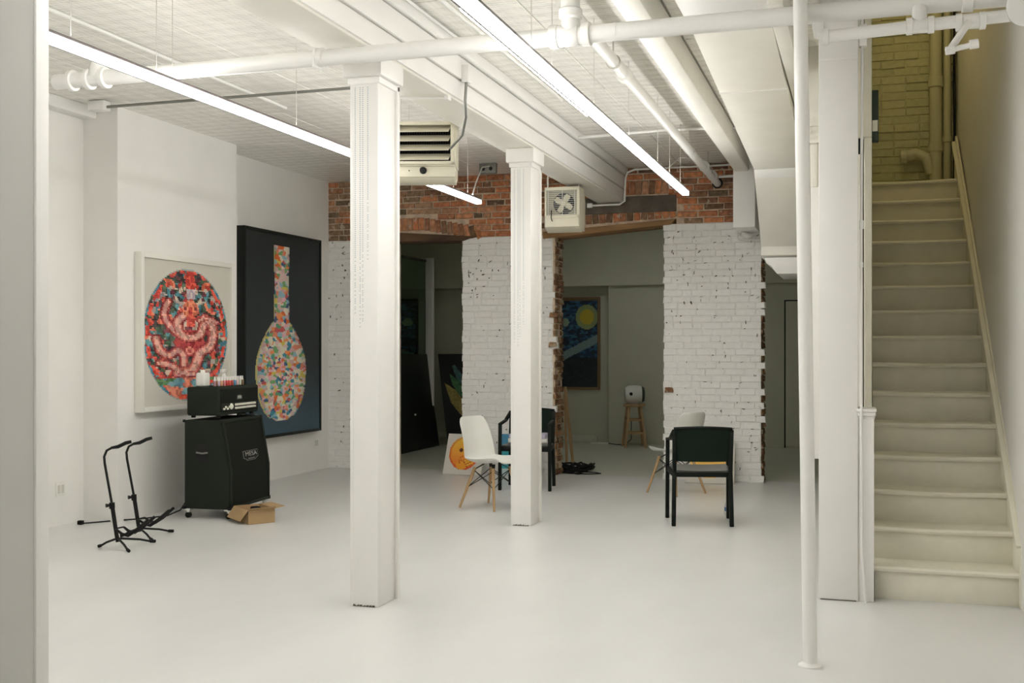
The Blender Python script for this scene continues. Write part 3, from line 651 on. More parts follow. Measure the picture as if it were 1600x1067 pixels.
# ------------------------------------------------------------ artworks
ARTM = vcol_mat('printed picture', .55)
def art_mesh(name, nu, nv, W, H, fn, relief=.0):
    """picture in the local XZ plane facing -Y, u to the right, v down; each row tilted a little when relief is set"""
    vs = []; fs = []; cols = []
    for j in range(nv):
        z1 = H-H*j/nv; z0 = H-H*(j+1)/nv
        base = len(vs)
        for i in range(nu+1):
            x = -W/2+W*i/nu; vs.append((x, 0, z1)); vs.append((x, -relief, z0))
        for i in range(nu):
            a = base+2*i; fs.append((a, a+1, a+3, a+2)); c = fn((i+.5)/nu, (j+.5)/nv); cols.append(c)
        if relief:
            for i in range(nu):
                a = base+2*i+1
    me = bpy.data.meshes.new(name); me.from_pydata(vs, [], fs)
    at = me.color_attributes.new('print', 'FLOAT_COLOR', 'CORNER'); buf = []
    for c in cols:
        q = [lin(c[0]), lin(c[1]), lin(c[2]), 1]
        for _ in range(4): buf += q
    at.data.foreach_set('color', buf); me.materials.append(ARTM); me.update(); return me
def seeds(n, pal, sd, mirror=False):
    r = random.Random(sd); out = []
    for _ in range(n):
        x, y = r.random(), r.random(); c = r.choice(pal); out.append((x, y, c))
        if mirror: out.append((1-x, y, c))
    return out
_nc = {}
def nearest(sds, u, v, ax=1.0):
    k = id(sds)
    if k not in _nc: _nc[k] = np.array([(x, y) for x, y, _ in sds])
    a = _nc[k]; d = (a[:, 0]-u)**2+((a[:, 1]-v)*ax)**2
    return sds[int(d.argmin())][2]
def segdist(p, a, b):
    ax, ay = a; bx_, by_ = b; dx, dy = bx_-ax, by_-ay; L = dx*dx+dy*dy
    t = max(0, min(1, ((p[0]-ax)*dx+(p[1]-ay)*dy)/L)) if L else 0
    return math.hypot(p[0]-ax-t*dx, p[1]-ay-t*dy)
def smooth_line(pts, n=5):
    out = []
    P = [pts[0]]+pts+[pts[-1]]
    for i in range(1, len(P)-2):
        for k in range(n):
            t = k/n; a, b, c, d = P[i-1], P[i], P[i+1], P[i+2]
            out.append(tuple(.5*((2*b[q])+(-a[q]+c[q])*t+(2*a[q]-5*b[q]+4*c[q]-d[q])*t*t+(-a[q]+3*b[q]-3*c[q]+d[q])*t**3) for q in (0, 1)))
    return out+[pts[-1]]
PALB = [(214,86,70)]*6+[(190,66,60)]*2+[(86,150,158)]*4+[(84,116,86)]*5+[(64,84,68)]*4+[(62,62,64)]*4+[(170,165,160)]*3+[(205,190,170)]*2+[(120,60,70)]*2+[(232,128,96)]*3
bgs = seeds(420, PALB, 4, True); fine = seeds(1600, [(-30,-30,-30),(20,15,10),(0,0,0),(30,20,20),(-15,-20,-10)], 8)
bot = seeds(260, [(120,170,180),(205,200,170),(170,160,90),(222,90,60),(214,70,50),(230,140,110),(90,140,90)], 12)
STRK = [(smooth_line([(215,345),(192,420),(218,490),(270,545)]), 17), (smooth_line([(300,430),(268,470),(280,540),(335,570),(400,545),(425,480),(470,460)]), 24),
        (smooth_line([(430,440),(470,480),(478,560),(455,630),(400,665),(380,720),(345,785),(270,790)]), 27), (smooth_line([(150,575),(170,650),(220,680),(265,650),(300,680),(302,740)]), 19),
        (smooth_line([(165,725),(235,745),(290,790),(360,800)]), 17), (smooth_line([(395,455),(440,440),(500,465)]), 11), (smooth_line([(320,300),(345,270)]), 12)]
def medallion(u, v):
    X, Y = 75+u*510, 90+v*900
    e = ((X-325)/243)**2+((Y-550)/412)**2
    if e > 1:
        return (214, 210, 198) if e > 1.03 else (170, 180, 175)
    f = nearest(fine, u, v, 1.4); c = nearest(bgs, u, v, 1.6)
    if Y > 825: c = nearest(bot, u, v, 3.2)
    hit = False
    if abs(X-335) < 95-abs(Y-600)*.6 and abs(Y-600) < 85: c = (186, 66, 68)
    d0 = math.hypot(X-337, (Y-652)*1.0)
    for pts, wd in STRK:
        d = min(segdist((X, Y), pts[i], pts[i+1]) for i in range(len(pts)-1))
        if d < wd: c = (228, 176, 160) if d < wd*.66 else (206, 112, 100); hit = True
        elif d < wd+9 and not hit: c = (150, 56, 56)
    hx, hy = (X-342)/48, (Y-385)/55
    if hx*hx+hy*hy < 1: c = (235, 140, 105) if abs(hx) > .25 or hy < -.2 else (205, 70, 60)
    if abs(X-345) < 26 and 430 < Y < 495: c = (222, 96, 80)
    if abs(X-312) < 9 and abs(Y-385) < 8 or abs(X-370) < 9 and abs(Y-385) < 8: c = (120, 40, 40)
    if d0 < 26: c = (236, 150, 130) if d0 > 12 else (205, 80, 80)
    if abs(X-340) < 30-abs(Y-215)*.12 and 135 < Y < 262: c = (214, 82, 66)
    if abs(X-345) < 24 and 262 < Y < 325: c = (205, 195, 195)
    if abs(X-325) > 200-(Y-550)**2*.0007 and int(Y/62) % 2 == 0 and e > .78: c = (224, 84, 64) if e < .93 else (70, 150, 170)
    return tuple(max(0, min(255, c[i]+f[i])) for i in range(3))
def framed(name, loc, rzv, W, H, fw, dep, fmat, me, label, cat='painting', back=.012, relief=0):
    t = empty(name, loc, rzv, label, cat)
    MB().box((-W/2, -dep, 0), (-W/2+fw, 0, H)).box((W/2-fw, -dep, 0), (W/2, 0, H)).box((-W/2+fw, -dep, 0), (W/2-fw, 0, fw)).box((-W/2+fw, -dep, H-fw), (W/2-fw, 0, H)).build('frame', fmat, t, .003)
    MB().box((-W/2+fw, -dep+back+.004, fw), (W/2-fw, -.002, H-fw)).build('backing', fmat, t)
    c = link('canvas', me, t, (0, -dep+back, fw)); return t
mW, mH = 1.52, 1.425
me = art_mesh('canvas', 92, 86, mW-.09, mH-.09, medallion, .004)
framed('medallion_artwork', (-6.148, 9.15, .935), rad(90), mW, mH, .045, .075, FRAMEW, me, 'white framed mosaic picture of a red oval dragon medallion on the left wall', back=.03)
PALV = [(232,224,205)]*1+[(225,195,190)]*2+[(190,205,195)]*1+[(225,110,50),(230,140,110),(215,175,170),(228,222,200),(228,222,200),(90,160,120),(60,140,160),(220,200,90),(235,180,190),(200,90,90),(150,190,200),(120,170,110),(60,90,130),(240,150,90)]
vs_ = seeds(1100, PALV, 21)
def vase(u, v):
    X, Y = 598+u*325, 80+v*918      # coordinates of the close view
    cx = 747
    if 130 < Y < 940:
        if Y < 480: hw = 35-3*math.sin((Y-130)/350*PI)
        elif Y < 700: t = (Y-480)/220; hw = 36+(110-36)*(math.sin(t*PI/2)**.9)
        else: t = (Y-700)/240; hw = 110*math.sqrt(max(0, 1-t**2.4*.93))
        hw = hw if Y < 925 else hw*.8
        a = abs(X-cx)/hw
        if a < 1:
            c = nearest(vs_, (X-650)/230, (Y-130)/810, 3.2)
            k = 1.04-.18*a**4
            if a > .93 and X < cx: return (200, 190, 120)
            return tuple(min(255, q*k) for q in c)
    t = max(0, (v-.62))/.38; n = noise.noise(Vector((u*40, v*90, 3)))*5
    return (36+t*26+n, 44+t*44+n, 46+t*58+n)
vW, vH = 1.78, 2.33
me = art_mesh('canvas', 110, 170, vW-.07, vH-.07, vase, .002)
framed('vase_artwork', (-6.438, 11.44, .50), rad(90), vW, vH, .035, .10, FRAMEB, me, 'tall black framed mosaic picture of a long-necked floral vase', back=.012)
nb = seeds(900, [(22,50,84),(30,66,100),(44,92,124),(18,34,56),(60,110,135),(24,44,62)], 31)
def night(u, v):
    c = nearest(nb, u*.5, v, 1.9)
    if v > .66: c = (22+10*(c[0] > 30), 34+10*(c[0] > 30), 38+8*(c[0] > 30))
    d = math.hypot((u-.72)*.9, (v-.19)*1.9)
    if d < .17: c = (205, 185, 60)
    elif d < .27: c = (150, 165, 110)
    if .50 < v-.0+.22*(u-.5) < .60: c = (125, 150, 150)
    d = math.hypot((u-.15), (v-.25)*1.9)
    if d < .09: c = (150, 175, 150)
    return c
me = art_mesh('canvas', 40, 84, .62, 1.40, night)
framed('blue_painting', (-4.40, 17.59, .84), 0, .71, 1.50, .04, .05, FRAMEO, me, 'wood framed abstract blue painting with a yellow patch behind the right opening', back=.01)
me = art_mesh('canvas', 40, 84, 1.0, 1.55, lambda u, v: night(1-u, v))
framed('blue_painting', (-7.76, 17.59, .95), 0, 1.08, 1.40, .03, .05, FRAMEB, art_mesh('canvas', 40, 50, 1.02, 1.34, lambda u, v: night(1-u, v*.9)), 'abstract blue painting seen through the green glass', back=.01)
# emoji canvases
def emoji_face(hand):
    def fn(u, v):
        d = math.hypot(u-.5, v-.47)
        if d > .41: return (214, 210, 200)
        t = (v-.06)/.82; c = (245-10*t, 205-85*t, 70-30*t)
        if not hand: c = (252, 208-12*t, 90)
        if d > .36 and hand: c = (c[0]-15, c[1]-40, c[2]-10)
        for ex in (.40, .62):
            if ((u-ex)/.045)**2+((v-.40)/.06)**2 < 1: c = (90, 50, 20)
        if hand:
            if ((u-.46)/.15)**2+((v-.76)/.11)**2 < 1: c = (240, 160, 40)
            if .015 < segdist((u, v), (.40, .70), (.44, .55)) < .03: c = (205, 95, 25)
            for q in range(3):
                dd = segdist((u, v), (.52+q*.04, .66+q*.05), (.66+q*.03, .60+q*.05))
                if dd < .022: c = (246, 185, 60)
                elif dd < .034: c = (190, 85, 25)
        return c
    return fn
def canvas_lean(name, loc, rzv, W, H, lean, fn, label, n=40, cmat=None, cat='canvas'):
    t = empty(name, loc, rzv, label, cat); t.rotation_euler = (rad(-lean), 0, rzv)
    MB().box((-W/2, 0, 0), (W/2, .03, H)).build('stretcher', FRAMEW, t, .002)
    link('canvas', art_mesh('canvas', n, n, W, H, fn), t, (0, -.001, 0)); return t
canvas_lean('face_canvas', (-4.55, 12.43, .005), rad(-6), .50, .50, 20, emoji_face(True), 'small white canvas of a yellow face with hand over mouth leaning on the brick pier')
canvas_lean('face_canvas', (-1.63, 12.46, .005), rad(3), .54, .50, 22, emoji_face(False), 'small white canvas with a yellow round face behind the chairs on the right')
canvas_lean('blue_canvas', (-3.86, 12.50, .005), rad(0), .50, .50, 16, lambda u, v: (70, 140, 175) if v < .45 or u > .6 else (50, 165, 175) if v < .8 else (195, 215, 215), 'small blue canvas leaning on the pier behind the left chairs', 12)
# big black panels leaning in the back room
def leaning_panel(label, BL, BR, TL, TR, th, nrm, extra=None):
    t = empty('leaning_board', BL, 0, label, 'panel'); o = Vector(BL); n = Vector(nrm)*th
    P = [Vector(p)-o for p in (BL, BR, TR, TL)]
    MB().hexa([P[0], P[1], P[1]+n, P[0]+n, P[3], P[2], P[2]+n, P[3]+n]).build('board', FRAMEB, t, .004)
    return t, P
t, P = leaning_panel('large black picture panel leaning on the glass partition', (-6.26, 14.55, .004), (-6.26, 16.12, .004), (-6.40, 14.5, 1.42), (-6.42, 16.0, 1.42), .035, (-1, 0, 0))
MB().box((.002, .55, .52), (.012, .60, .545)).build('paper_tag', FRAMEW, t)
t, P = leaning_panel('black picture panel with leafy artwork beside the white brick pier', (-6.19, 16.30, .004), (-5.20, 17.0, .004), (-6.38, 16.38, 1.42), (-5.45, 17.05, 1.42), .035, (-.5, .85, 0))
# leafy picture mounted on the second panel
def on(a, b, off=.006):
    p = P[0]+(P[1]-P[0])*a+(P[3]-P[0])*b; return p+Vector((.5, -.85, .0))*off
yl = mat('leaf yellow', (.30, .24, .06), .6, vary=.4, vscale=20); gr = mat('leaf green', (.05, .16, .06), .6, vary=.5, vscale=20); tl = mat('leaf teal', (.04, .12, .11), .6, vary=.5, vscale=20)
def leafshape(pts, m, th=.006, nm='leaf_print'):
    q = [on(a, b, .004) for a, b in pts]; q2 = [on(a, b, .004+th) for a, b in pts]; n_ = len(q)
    MB().add(q+q2, [tuple(range(n_)), tuple(range(n_, 2*n_))]+[(i, (i+1) % n_, (i+1) % n_+n_, i+n_) for i in range(n_)]).build(nm, m, t)
leafshape([(.04, .68), (.18, .60), (.30, .44), (.34, .20), (.20, .34), (.10, .46)], yl)
leafshape([(.12, .78), (.24, .70), (.36, .52), (.42, .30), (.36, .28), (.26, .50), (.14, .66)], gr, .012)
leafshape([(.16, .86), (.20, .88), (.34, .70), (.44, .54), (.44, .40), (.32, .56), (.2, .74)], tl, .018)

# ------------------------------------------------------------ amplifier stack
amp = empty('speaker_cabinet', (-5.56, 8.95, 0), rad(5), 'tall black slant-front speaker cabinet on casters against the left wall', 'speaker')
cw = .40
prof = [(-.21, .085), (.225, .085), (.225, .42), (.14, .87), (-.21, .87)]
MB().prism(prof, 'y', -cw, cw).build('body', BLACK, amp, .012)
# recessed grille (slant + lower)
def face_pts(o):  # offset outwards from the front profile
    return [(.225+o, .115), (.225+o, .418), (.147+o, .835)]
f = face_pts(.004); b_ = face_pts(-.012)
MB().prism([f[0], f[1], f[2], b_[2], b_[1], b_[0]], 'y', -cw+.035, cw-.035).build('grille_cloth', GRILLE, amp)
for yy in (-cw+.018, cw-.018):
    MB().prism([(.228, .085), (.228, .42), (.143, .872), (.16, .872), (.240, .42), (.240, .085)], 'y', yy-.014, yy+.014).build('edge_piping', BLACK, amp, .004)
MB().box((.12, -cw, .845), (.156, cw, .872)).build('edge_trim', BLACK, amp, .005); MB().box((.222, -cw, .085), (.238, cw, .11)).build('edge_trim', BLACK, amp, .005)
for sx in (-.19, .20):
    for sy in (-.36, .36):
        c_ = MB().box((sx-.03, sy-.03, .07), (sx+.03, sy+.03, .088)).tube([(sx, sy, .07), (sx, sy, .05)], .018, 12).build('caster', CHROME, amp)
        MB().tube([(sx, sy-.014, .027), (sx, sy+.014, .027)], .026, 16).build('wheel', RUBBER, c_)
MB().box((-.09, -cw-.004, .50), (.02, -cw+.004, .66)).build('side_handle', DARK, amp, .002)
MB().tube([(-.09, -cw-.006, .585), (-.03, -cw-.012, .578), (.02, -cw-.006, .585)], .008, 8).build('handle_bar', STEELP, amp)
for sx in (-.21, .145):
    for sy in (-cw, cw): MB().box((sx-.012, sy-.012, .85), (sx+.012, sy+.012, .875)).build('corner_guard', BLACKP, amp, .006)
for sx in (-.21, .225):
    for sy in (-cw, cw): MB().box((sx-.016, sy-.012, .082), (sx+.016, sy+.012, .115)).build('corner_guard', BLACKP, amp, .006)
MB().box((-.03, .34, .874), (.12, .38, .882)).build('metal_clip', CHROME, amp, .002)
# badge on the slanted face
sl = math.atan2(.085, .45)
BM = T(.206, .05, .535) @ Matrix.Rotation(-sl, 4, 'Y') @ Matrix.Diagonal((1, 1.5, .85, 1))
MB().prism([(-.10, -.035), (-.07, -.045), (-.055, -.062), (.055, -.062), (.07, -.045), (.10, -.035), (.10, .045), (-.10, .045)], 'x', -.004, .004, BM).build('badge', STEELP, amp)
MB().prism([(-.094, -.03), (-.066, -.039), (-.052, -.056), (.052, -.056), (.066, -.039), (.094, -.03), (.094, .039), (-.094, .039)], 'x', .003, .006, BM).build('badge_field', BLACKP, amp)
tm = text_mesh('MESA', .066, .001); tm.materials.append(CHROME)
lo = link('badge_lettering', tm, amp); lo.matrix_local = BM @ T(.008, 0, .006) @ Matrix(((0,0,1,0),(1,0,0,0),(0,1,0,0),(0,0,0,1))); 
MB().box((.006, -.045, -.047), (.008, .045, -.036), BM).build('badge_bar', STEELP, amp)
# head
hd = empty('amplifier_head', (-5.60, 8.95, .888), rad(5), 'black guitar amplifier head with rows of pale knobs on top of the speaker cabinet', 'amplifier')
MB().box((-.155, -.39, .02), (.155, .41, .275)).build('body', BLACK, hd, .018, 3)
MB().box((.150, -.36, .05), (.159, .38, .25)).build('front_recess', GRILLE, hd)
MB().box((.158, -.345, .06), (.162, .36, .125)).build('control_panel', BLACKP, hd)
for s_ in (-.33, .33):
    for q in (-.12, .12): MB().tube([(q, s_, 0), (q, s_, .022)], .02, 10).build('foot', RUBBER, hd)
for row in (0, 1):
    for i in range(13):
        y = -.085+i*.031+(.012 if i > 6 else 0)
        MB().lathe([(.011, 0), (.009, .016), (.006, .017)], 10, T(.162, y, .076+row*.031) @ Matrix.Rotation(rad(90), 4, 'Y')).build('knob', KNOB, hd)
for i in range(4): MB().lathe([(.010, 0), (.008, .014)], 10, T(.162, -.31+i*.034, .093 if i % 2 else .078) @ Matrix.Rotation(rad(90), 4, 'Y')).build('knob', KNOB, hd)
MB().lathe([(.028, 0), (.024, .01), (.012, .018)], 14, T(.162, -.165, .095) @ Matrix.Rotation(rad(90), 4, 'Y')).build('pilot_lamp', KNOB, hd)
MB().prism([(-.045, .155), (.045, .155), (.045, .183), (.025, .192), (-.025, .192), (-.045, .183)], 'x', .159, .1625).build('badge', STEELP, hd)
tm = text_mesh('MESA', .026, .0006); tm.materials.append(FRAMEW)
lo = link('badge_lettering', tm, hd); lo.matrix_local = T(.1635, 0, .172) @ Matrix(((0,0,1,0),(1,0,0,0),(0,1,0,0),(0,0,0,1)))
# bottles on the head
def headpt(x, y): v = rz(rad(5)) @ Vector((x, y, 0)); return (-5.60+v.x, 8.95+v.y, .888+.275)
jug = empty('white_jug', headpt(-.05, -.29), rad(5), 'white plastic jug, largest container on the left of the amplifier head', 'jug')
MB().box((-.045, -.055, 0), (.045, .055, .125)).build('body', PLASTW, jug, .018, 3)
MB().lathe([(.022, .12), (.022, .145), (.02, .15)], 14).build('cap', PLASTW, jug)
cols = [('mauve', (.45,.25,.28)), ('pale purple', (.5,.4,.5)), ('orange', (.62,.30,.14)), ('light orange', (.65,.36,.2)), ('pale pink', (.75,.5,.45)), ('pink', (.7,.25,.25)), ('rose', (.65,.2,.2)), ('red', (.6,.06,.05)), ('deep red', (.5,.05,.05)), ('bright red', (.68,.10,.08)), ('crimson', (.52,.06,.08)), ('brick red', (.45,.09,.07)),
        ('pale blue', (.5,.62,.7)), ('blue', (.10,.28,.45)), ('black', (.015,.015,.015)), ('light pink', (.75,.5,.5)), ('white', (.8,.78,.72)), ('pale green', (.6,.65,.5)), ('olive', (.35,.36,.12)), ('brown', (.22,.12,.06)), ('yellow', (.6,.55,.12))]
for i, (cn, c) in enumerate(cols):
    y = -.19+i*.0262
    place = 'near the jug' if i < 5 else 'mid-row on the amplifier' if i < 12 else 'right end of amplifier row'
    b = empty('paint_bottle', headpt(.02+(.02 if i % 2 else -.008), y), 0, 'small %s paint bottle with white cap %s' % (cn, place), 'bottle', 'paint bottles on the amplifier head')
    MB().lathe([(.0115, 0), (.0125, .003), (.0125, .042), (.009, .048)], 12).build('body', mat('paint '+cn, c, .35), b)
    MB().lathe([(.008, .047), (.006, .078), (.003, .085)], 10).build('cap', PLASTW, b)
sp = empty('spray_bottle', headpt(-.09, .19), rad(5), 'white trigger spray bottle at the right of the amplifier head', 'bottle')
MB().lathe([(.03, 0), (.032, .01), (.032, .07), (.012, .10), (.012, .12)], 16).build('body', PLASTW, sp)
MB().box((-.016, -.055, .115), (.016, .03, .15)).hexa([(-.006,-.05,.07),(.006,-.05,.07),(.006,-.035,.07),(-.006,-.035,.07),(-.006,-.03,.12),(.006,-.03,.12),(.006,-.015,.12),(-.006,-.015,.12)]).build('trigger_head', PLASTW, sp, .005)
# cable from the cabinet
cb = [(-5.83, 8.70, .12), (-5.86, 8.66, .05), (-5.92, 8.55, .012), (-6.05, 8.35, .008), (-6.20, 8.20, .008), (-6.33, 8.02, .008), (-6.36, 7.95, .012)]
o = empty('power_cable', cb[-1], 0, 'thin black cable curving over the floor from the cabinet to a plug', 'cable')
MB().tube([Vector(p)-Vector(cb[-1]) for p in cb], .006, 8).build('cord', RUBBER, o); MB().box((-.025, -.02, -.01), (.02, .02, .025)).build('plug', RUBBER, o, .006)
# cardboard box
bxo = empty('cardboard_box', (-5.06, 8.58, 0), rad(-38), 'small open brown cardboard box on the floor in front of the cabinet', 'box')
L, D, H_ = .17, .12, .12
MB().box((-L, -D, 0), (L, D, .004)).box((-L, -D, 0), (-L+.004, D, H_)).box((L-.004, -D, 0), (L, D, H_)).box((-L, -D, 0), (L, -D+.004, H_)).box((-L, D-.004, 0), (L, D, H_)).build('body', CARD, bxo)
def flap(p0_, p1_, out, dz): 
    p0_, p1_ = Vector(p0_), Vector(p1_); d = Vector(out)+Vector((0, 0, dz)); n = Vector((0, 0, .004))
    MB().hexa([p0_, p1_, p1_+n, p0_+n, p0_+d*.98+(p1_-p0_)*.04, p1_+d-(p1_-p0_)*.04, p1_+d-(p1_-p0_)*.04+n, p0_+d*.98+(p1_-p0_)*.04+n]).build('flap', CARD, bxo)
flap((-L, -D, H_), (L, -D, H_), (0, -.07, 0), -.09); flap((-L, D, H_), (L, D, H_), (0, .10, 0), .01)
flap((-L, -D, H_), (-L, D, H_), (-.11, 0, 0), -.06); flap((L, -D, H_), (L, D, H_), (.05, 0, 0), .02)
MB().box((-.05, -.02, .06), (.04, .05, .125)).build('packing_insert', RUBBER, bxo, .01)

# ------------------------------------------------------------ guitar stands
def guitar_stand(loc, rot, h, label):
    t = empty('guitar_stand', loc, rot, label, 'stand', 'guitar stands')
    for tx, ty in ((-.15, .02), (.19, .24), (.14, -.17)):
        q = Vector((tx, ty, 0)); u_ = q.normalized()
        lg = MB().tube([(u_.x*.01, u_.y*.01, .075), (tx*.6, ty*.6, .045), (tx*.93, ty*.93, .016)], .0085, 10).build('leg', BLACKP, t)
        MB().tube([(tx*.9, ty*.9, .019), (tx*1.04, ty*1.04, .013)], .0125, 10).build('rubber_foot', RUBBER, lg)
    MB().tube([(0, 0, .05), (-.01, 0, .10), (-.045, 0, .33)], .0155, 14).build('lower_tube', BLACKP, t)
    MB().tube([(-.044, 0, .30), (-.046, 0, .345)], .021, 12).build('collar', BLACKP, t)
    MB().tube([(-.05, 0, .325), (-.085, -.02, .325)], [.006, .016], 10).build('clamp_knob', BLACKP, t)
    xt = -.10
    pts = [(-.045, 0, .33), (xt, 0, h-.12), (xt-.004, .0, h-.07), (xt+.012, .008, h-.025), (xt+.05, .02, h-.003)]
    MB().tube(pts, .0095, 12).build('upper_rod', BLACKP, t)
    MB().tube([(xt+.04, .018, h-.006), (xt+.09, .03, h+.002), (xt+.14, .05, h+.028), (xt+.18, .06, h+.038)], [.010, .014, .014, .012], 12).build('neck_rest', RUBBER, t)
    MB().tube([(.015, -.08, .15), (-.015, .0, .15), (.015, .08, .15)], .006, 8).build('cross_bar', BLACKP, t)
    for s_ in (-1, 1):
        c0 = Vector((.02, s_*.07, .15))
        MB().tube([c0, c0+Vector((.035, .0, -.03)), c0+Vector((.08, .0, -.04)), c0+Vector((.14, .02, .0)), c0+Vector((.215, .06, .07))], [.008, .012, .014, .014, .011], 12).build('support_arm', RUBBER, t)
    return t
guitar_stand((-5.34, 7.09, 0), rad(17), .76, 'black tubular guitar stand nearest the camera on the left')
guitar_stand((-5.475, 7.54, 0), rad(20), .75, 'black tubular guitar stand just behind the nearer one')

# ------------------------------------------------------------ chairs
def armchair(loc, rot, label, s=1.0):
    t = empty('armchair', loc, rot, label, 'chair'); t.scale = (s, s, s)
    for sx in (-1, 1):
        MB().bar((sx*.243, -.235, 0), (sx*.235, -.205, .46), .036, .04).bar((sx*.235, -.205, .46), (sx*.238, -.26, .80), .036, .04, .034, .026).build('leg', CHAIRB, t, .006)
        MB().bar((sx*.268, .235, 0), (sx*.265, .235, .70), .034, .042).build('leg', CHAIRB, t, .006)
        MB().bar((sx*.265, .255, .70), (sx*.258, -.05, .725), .038, .026).bar((sx*.258, -.05, .725), (sx*.238, -.26, .81), .038, .028).build('armrest', CHAIRB, t, .008)
        MB().bar((sx*.262, .235, .44), (sx*.238, -.21, .44), .026, .05).build('side_rail', CHAIRB, t, .004)
    MB().box((-.255, .22, .415), (.255, .25, .455)).build('seat_rail', CHAIRB, t, .004); MB().box((-.23, -.225, .415), (.23, -.195, .455)).build('seat_rail', CHAIRB, t, .004)
    # seat: dished sheet
    n = 10; vs = []; fs = []
    for i in range(n+1):
        for j in range(n+1):
            x = -.245+.49*i/n; y = -.215+.47*j/n; u, v = x/.245, (y-.02)/.235
            z = .478-.016*(1-u*u)*(1-v*v*.5)+.004*v
            vs.append((x, y, z))
    m_ = len(vs); vs += [(x, y, z-.014) for x, y, z in vs[:m_]]
    for i in range(n):
        for j in range(n):
            a = i*(n+1)+j; fs.append((a, a+1, a+n+2, a+n+1)); fs.append((m_+a, m_+a+n+1, m_+a+n+2, m_+a+1))
    for i in range(n):
        a = i; fs.append((a, m_+a, m_+a+1, a+1)); a = n*(n+1)+i; fs.append((a, a+1, m_+a+1, m_+a))
        a = i*(n+1); fs.append((a, a+n+1, m_+a+n+1, m_+a)); a = i*(n+1)+n; fs.append((a, m_+a, m_+a+n+1, a+n+1))
    MB().add(vs, fs).build('seat', mat('seat sheet', (.04, .045, .036), .3), t)
    # back pad bowed outward
    n = 12; vs = []
    for lay in (0, 1):
        for i in range(n+1):
            u = -1+2*i/n
            for j in range(5):
                q = j/4; z = .548+(.822-.548)*q+(.012*(1-u*u) if j == 4 else 0); y = -.215-.05*q-.05*(1-u*u)+.020*lay
                vs.append((u*.232, y, z))
    m_ = (n+1)*5; fs = []
    for i in range(n):
        for j in range(4):
            a = i*5+j; fs.append((a, a+5, a+6, a+1)); fs.append((m_+a, m_+a+1, m_+a+6, m_+a+5))
        fs.append((i*5, m_+i*5, m_+i*5+5, i*5+5)); fs.append((i*5+4, i*5+9, m_+i*5+9, m_+i*5+4))
    for j in range(4): fs.append((j, j+1, m_+j+1, m_+j)); a = n*5+j; fs.append((a, m_+a, m_+a+1, a+1))
    MB().add(vs, fs).build('backrest', CHAIRP, t)
    MB().tube([(u*.24, -.262-.05*(1-u*u), .826+.012*(1-u*u)) for u in [-1+2*i/12 for i in range(13)]], .014, 10).build('top_rail', CHAIRB, t)
    return t
armchair((-1.345, 9.68, 0), rad(13), 'black armchair seen from behind, on the right of the room')
armchair((-3.44, 11.50, 0), rad(187), 'black armchair facing the camera behind the farther column', 1.0)
wb_ = empty('paper_stack', (-3.43, 11.52, .499), rad(6), 'low stack of white papers on the seat behind the farther column', 'papers')
MB().box((-.21, -.15, 0), (.21, .15, .045)).build('sheets', PLASTW, wb_, .003); MB().box((-.20, -.15, .045), (.19, .14, .09)).build('folder', mat('lilac folder', (.60, .58, .72), .5), wb_, .003)

def shell_chair(loc, rot, label):
    t = empty('shell_chair', loc, rot, label, 'chair', None)
    prof = [(.235, .425, .17), (.225, .448, .205), (.16, .445, .228), (.06, .425, .232), (-.05, .415, .232), (-.13, .425, .232), (-.175, .470, .232), (-.20, .55, .228), (-.222, .64, .216), (-.25, .74, .212), (-.268, .82, .195), (-.276, .858, .155)]
    n = 12; vs = []; fs = []
    for k, (y, z, hw) in enumerate(prof):
        for i in range(n+1):
            u = -1+2*i/n
            up = .045*u**4 if k < 6 else .0; fw = .0 if k < 5 else .065*u*u*min(1, (k-4)/3)*(1 if k < 10 else .6)
            if k in (3, 4, 5): up = .055*abs(u)**3
            vs.append((u*hw, y+fw, z+up))
    nk = len(prof)
    for k in range(nk-1):
        for i in range(n): a = k*(n+1)+i; fs.append((a, a+1, a+n+2, a+n+1))
    me = MB().add(vs, fs).mesh('shell'); me.materials.append(PLASTW); o = link('shell', me, t)
    so = o.modifiers.new('thickness', 'SOLIDIFY'); so.thickness = .008; ss = o.modifiers.new('smooth', 'SUBSURF'); ss.levels = 1; ss.render_levels = 1
    for sx in (-1, 1):
        for sy in (-1, 1):
            lg = MB().tube([(sx*.12, sy*.11+.02, .385), (sx*.215, sy*.21+.01, .006)], [.017, .011], 12).build('leg', WOOD, t)
            MB().bar((sx*.05, sy*.06+.02, .415), (sx*.125, sy*.115+.02, .365), .03, .006).build('bracket', BLACKP, lg)
    for a, b in (((-1,-1),(1,-1)), ((1,-1),(1,1)), ((1,1),(-1,1)), ((-1,1),(-1,-1))):
        for (p, zp), (q, zq) in (((a, .36), (b, .20)), ((b, .36), (a, .20))):
            def LP(c, z): f_ = (.385-z)/.379; return (c[0]*(.12+.095*f_), c[1]*(.11+.10*f_)+.02-.01*f_, z)
            MB().tube([LP(p, zp), LP(q, zq)], .004, 6).build('wire_brace', BLACKP, t)
    return t
def face(vx, vy): return math.atan2(-vx, vy)
shell_chair((-1.84, 11.52, 0), face(-.82, .57), 'white shell chair with wooden legs behind the right black armchair')
shell_chair((-3.36, 9.98, 0), face(.93, -.35), 'white shell chair with wooden legs, partly behind the farther column')
bt = empty('water_bottle', (-1.165, 10.16, 0), 0, 'small clear water bottle with blue label under the black armchair', 'bottle')
MB().lathe([(.027, 0), (.03, .01), (.03, .05), (.026, .10), (.012, .125), (.012, .14)], 16).build('body', mat('clear plastic', (.75, .78, .78), .1), bt)
MB().lathe([(.0305, .04), (.0305, .075)], 16).build('label_band', mat('blue label', (.10, .20, .38), .4), bt)
MB().lathe([(.014, .138), (.014, .153)], 12).build('cap', PLASTW, bt)

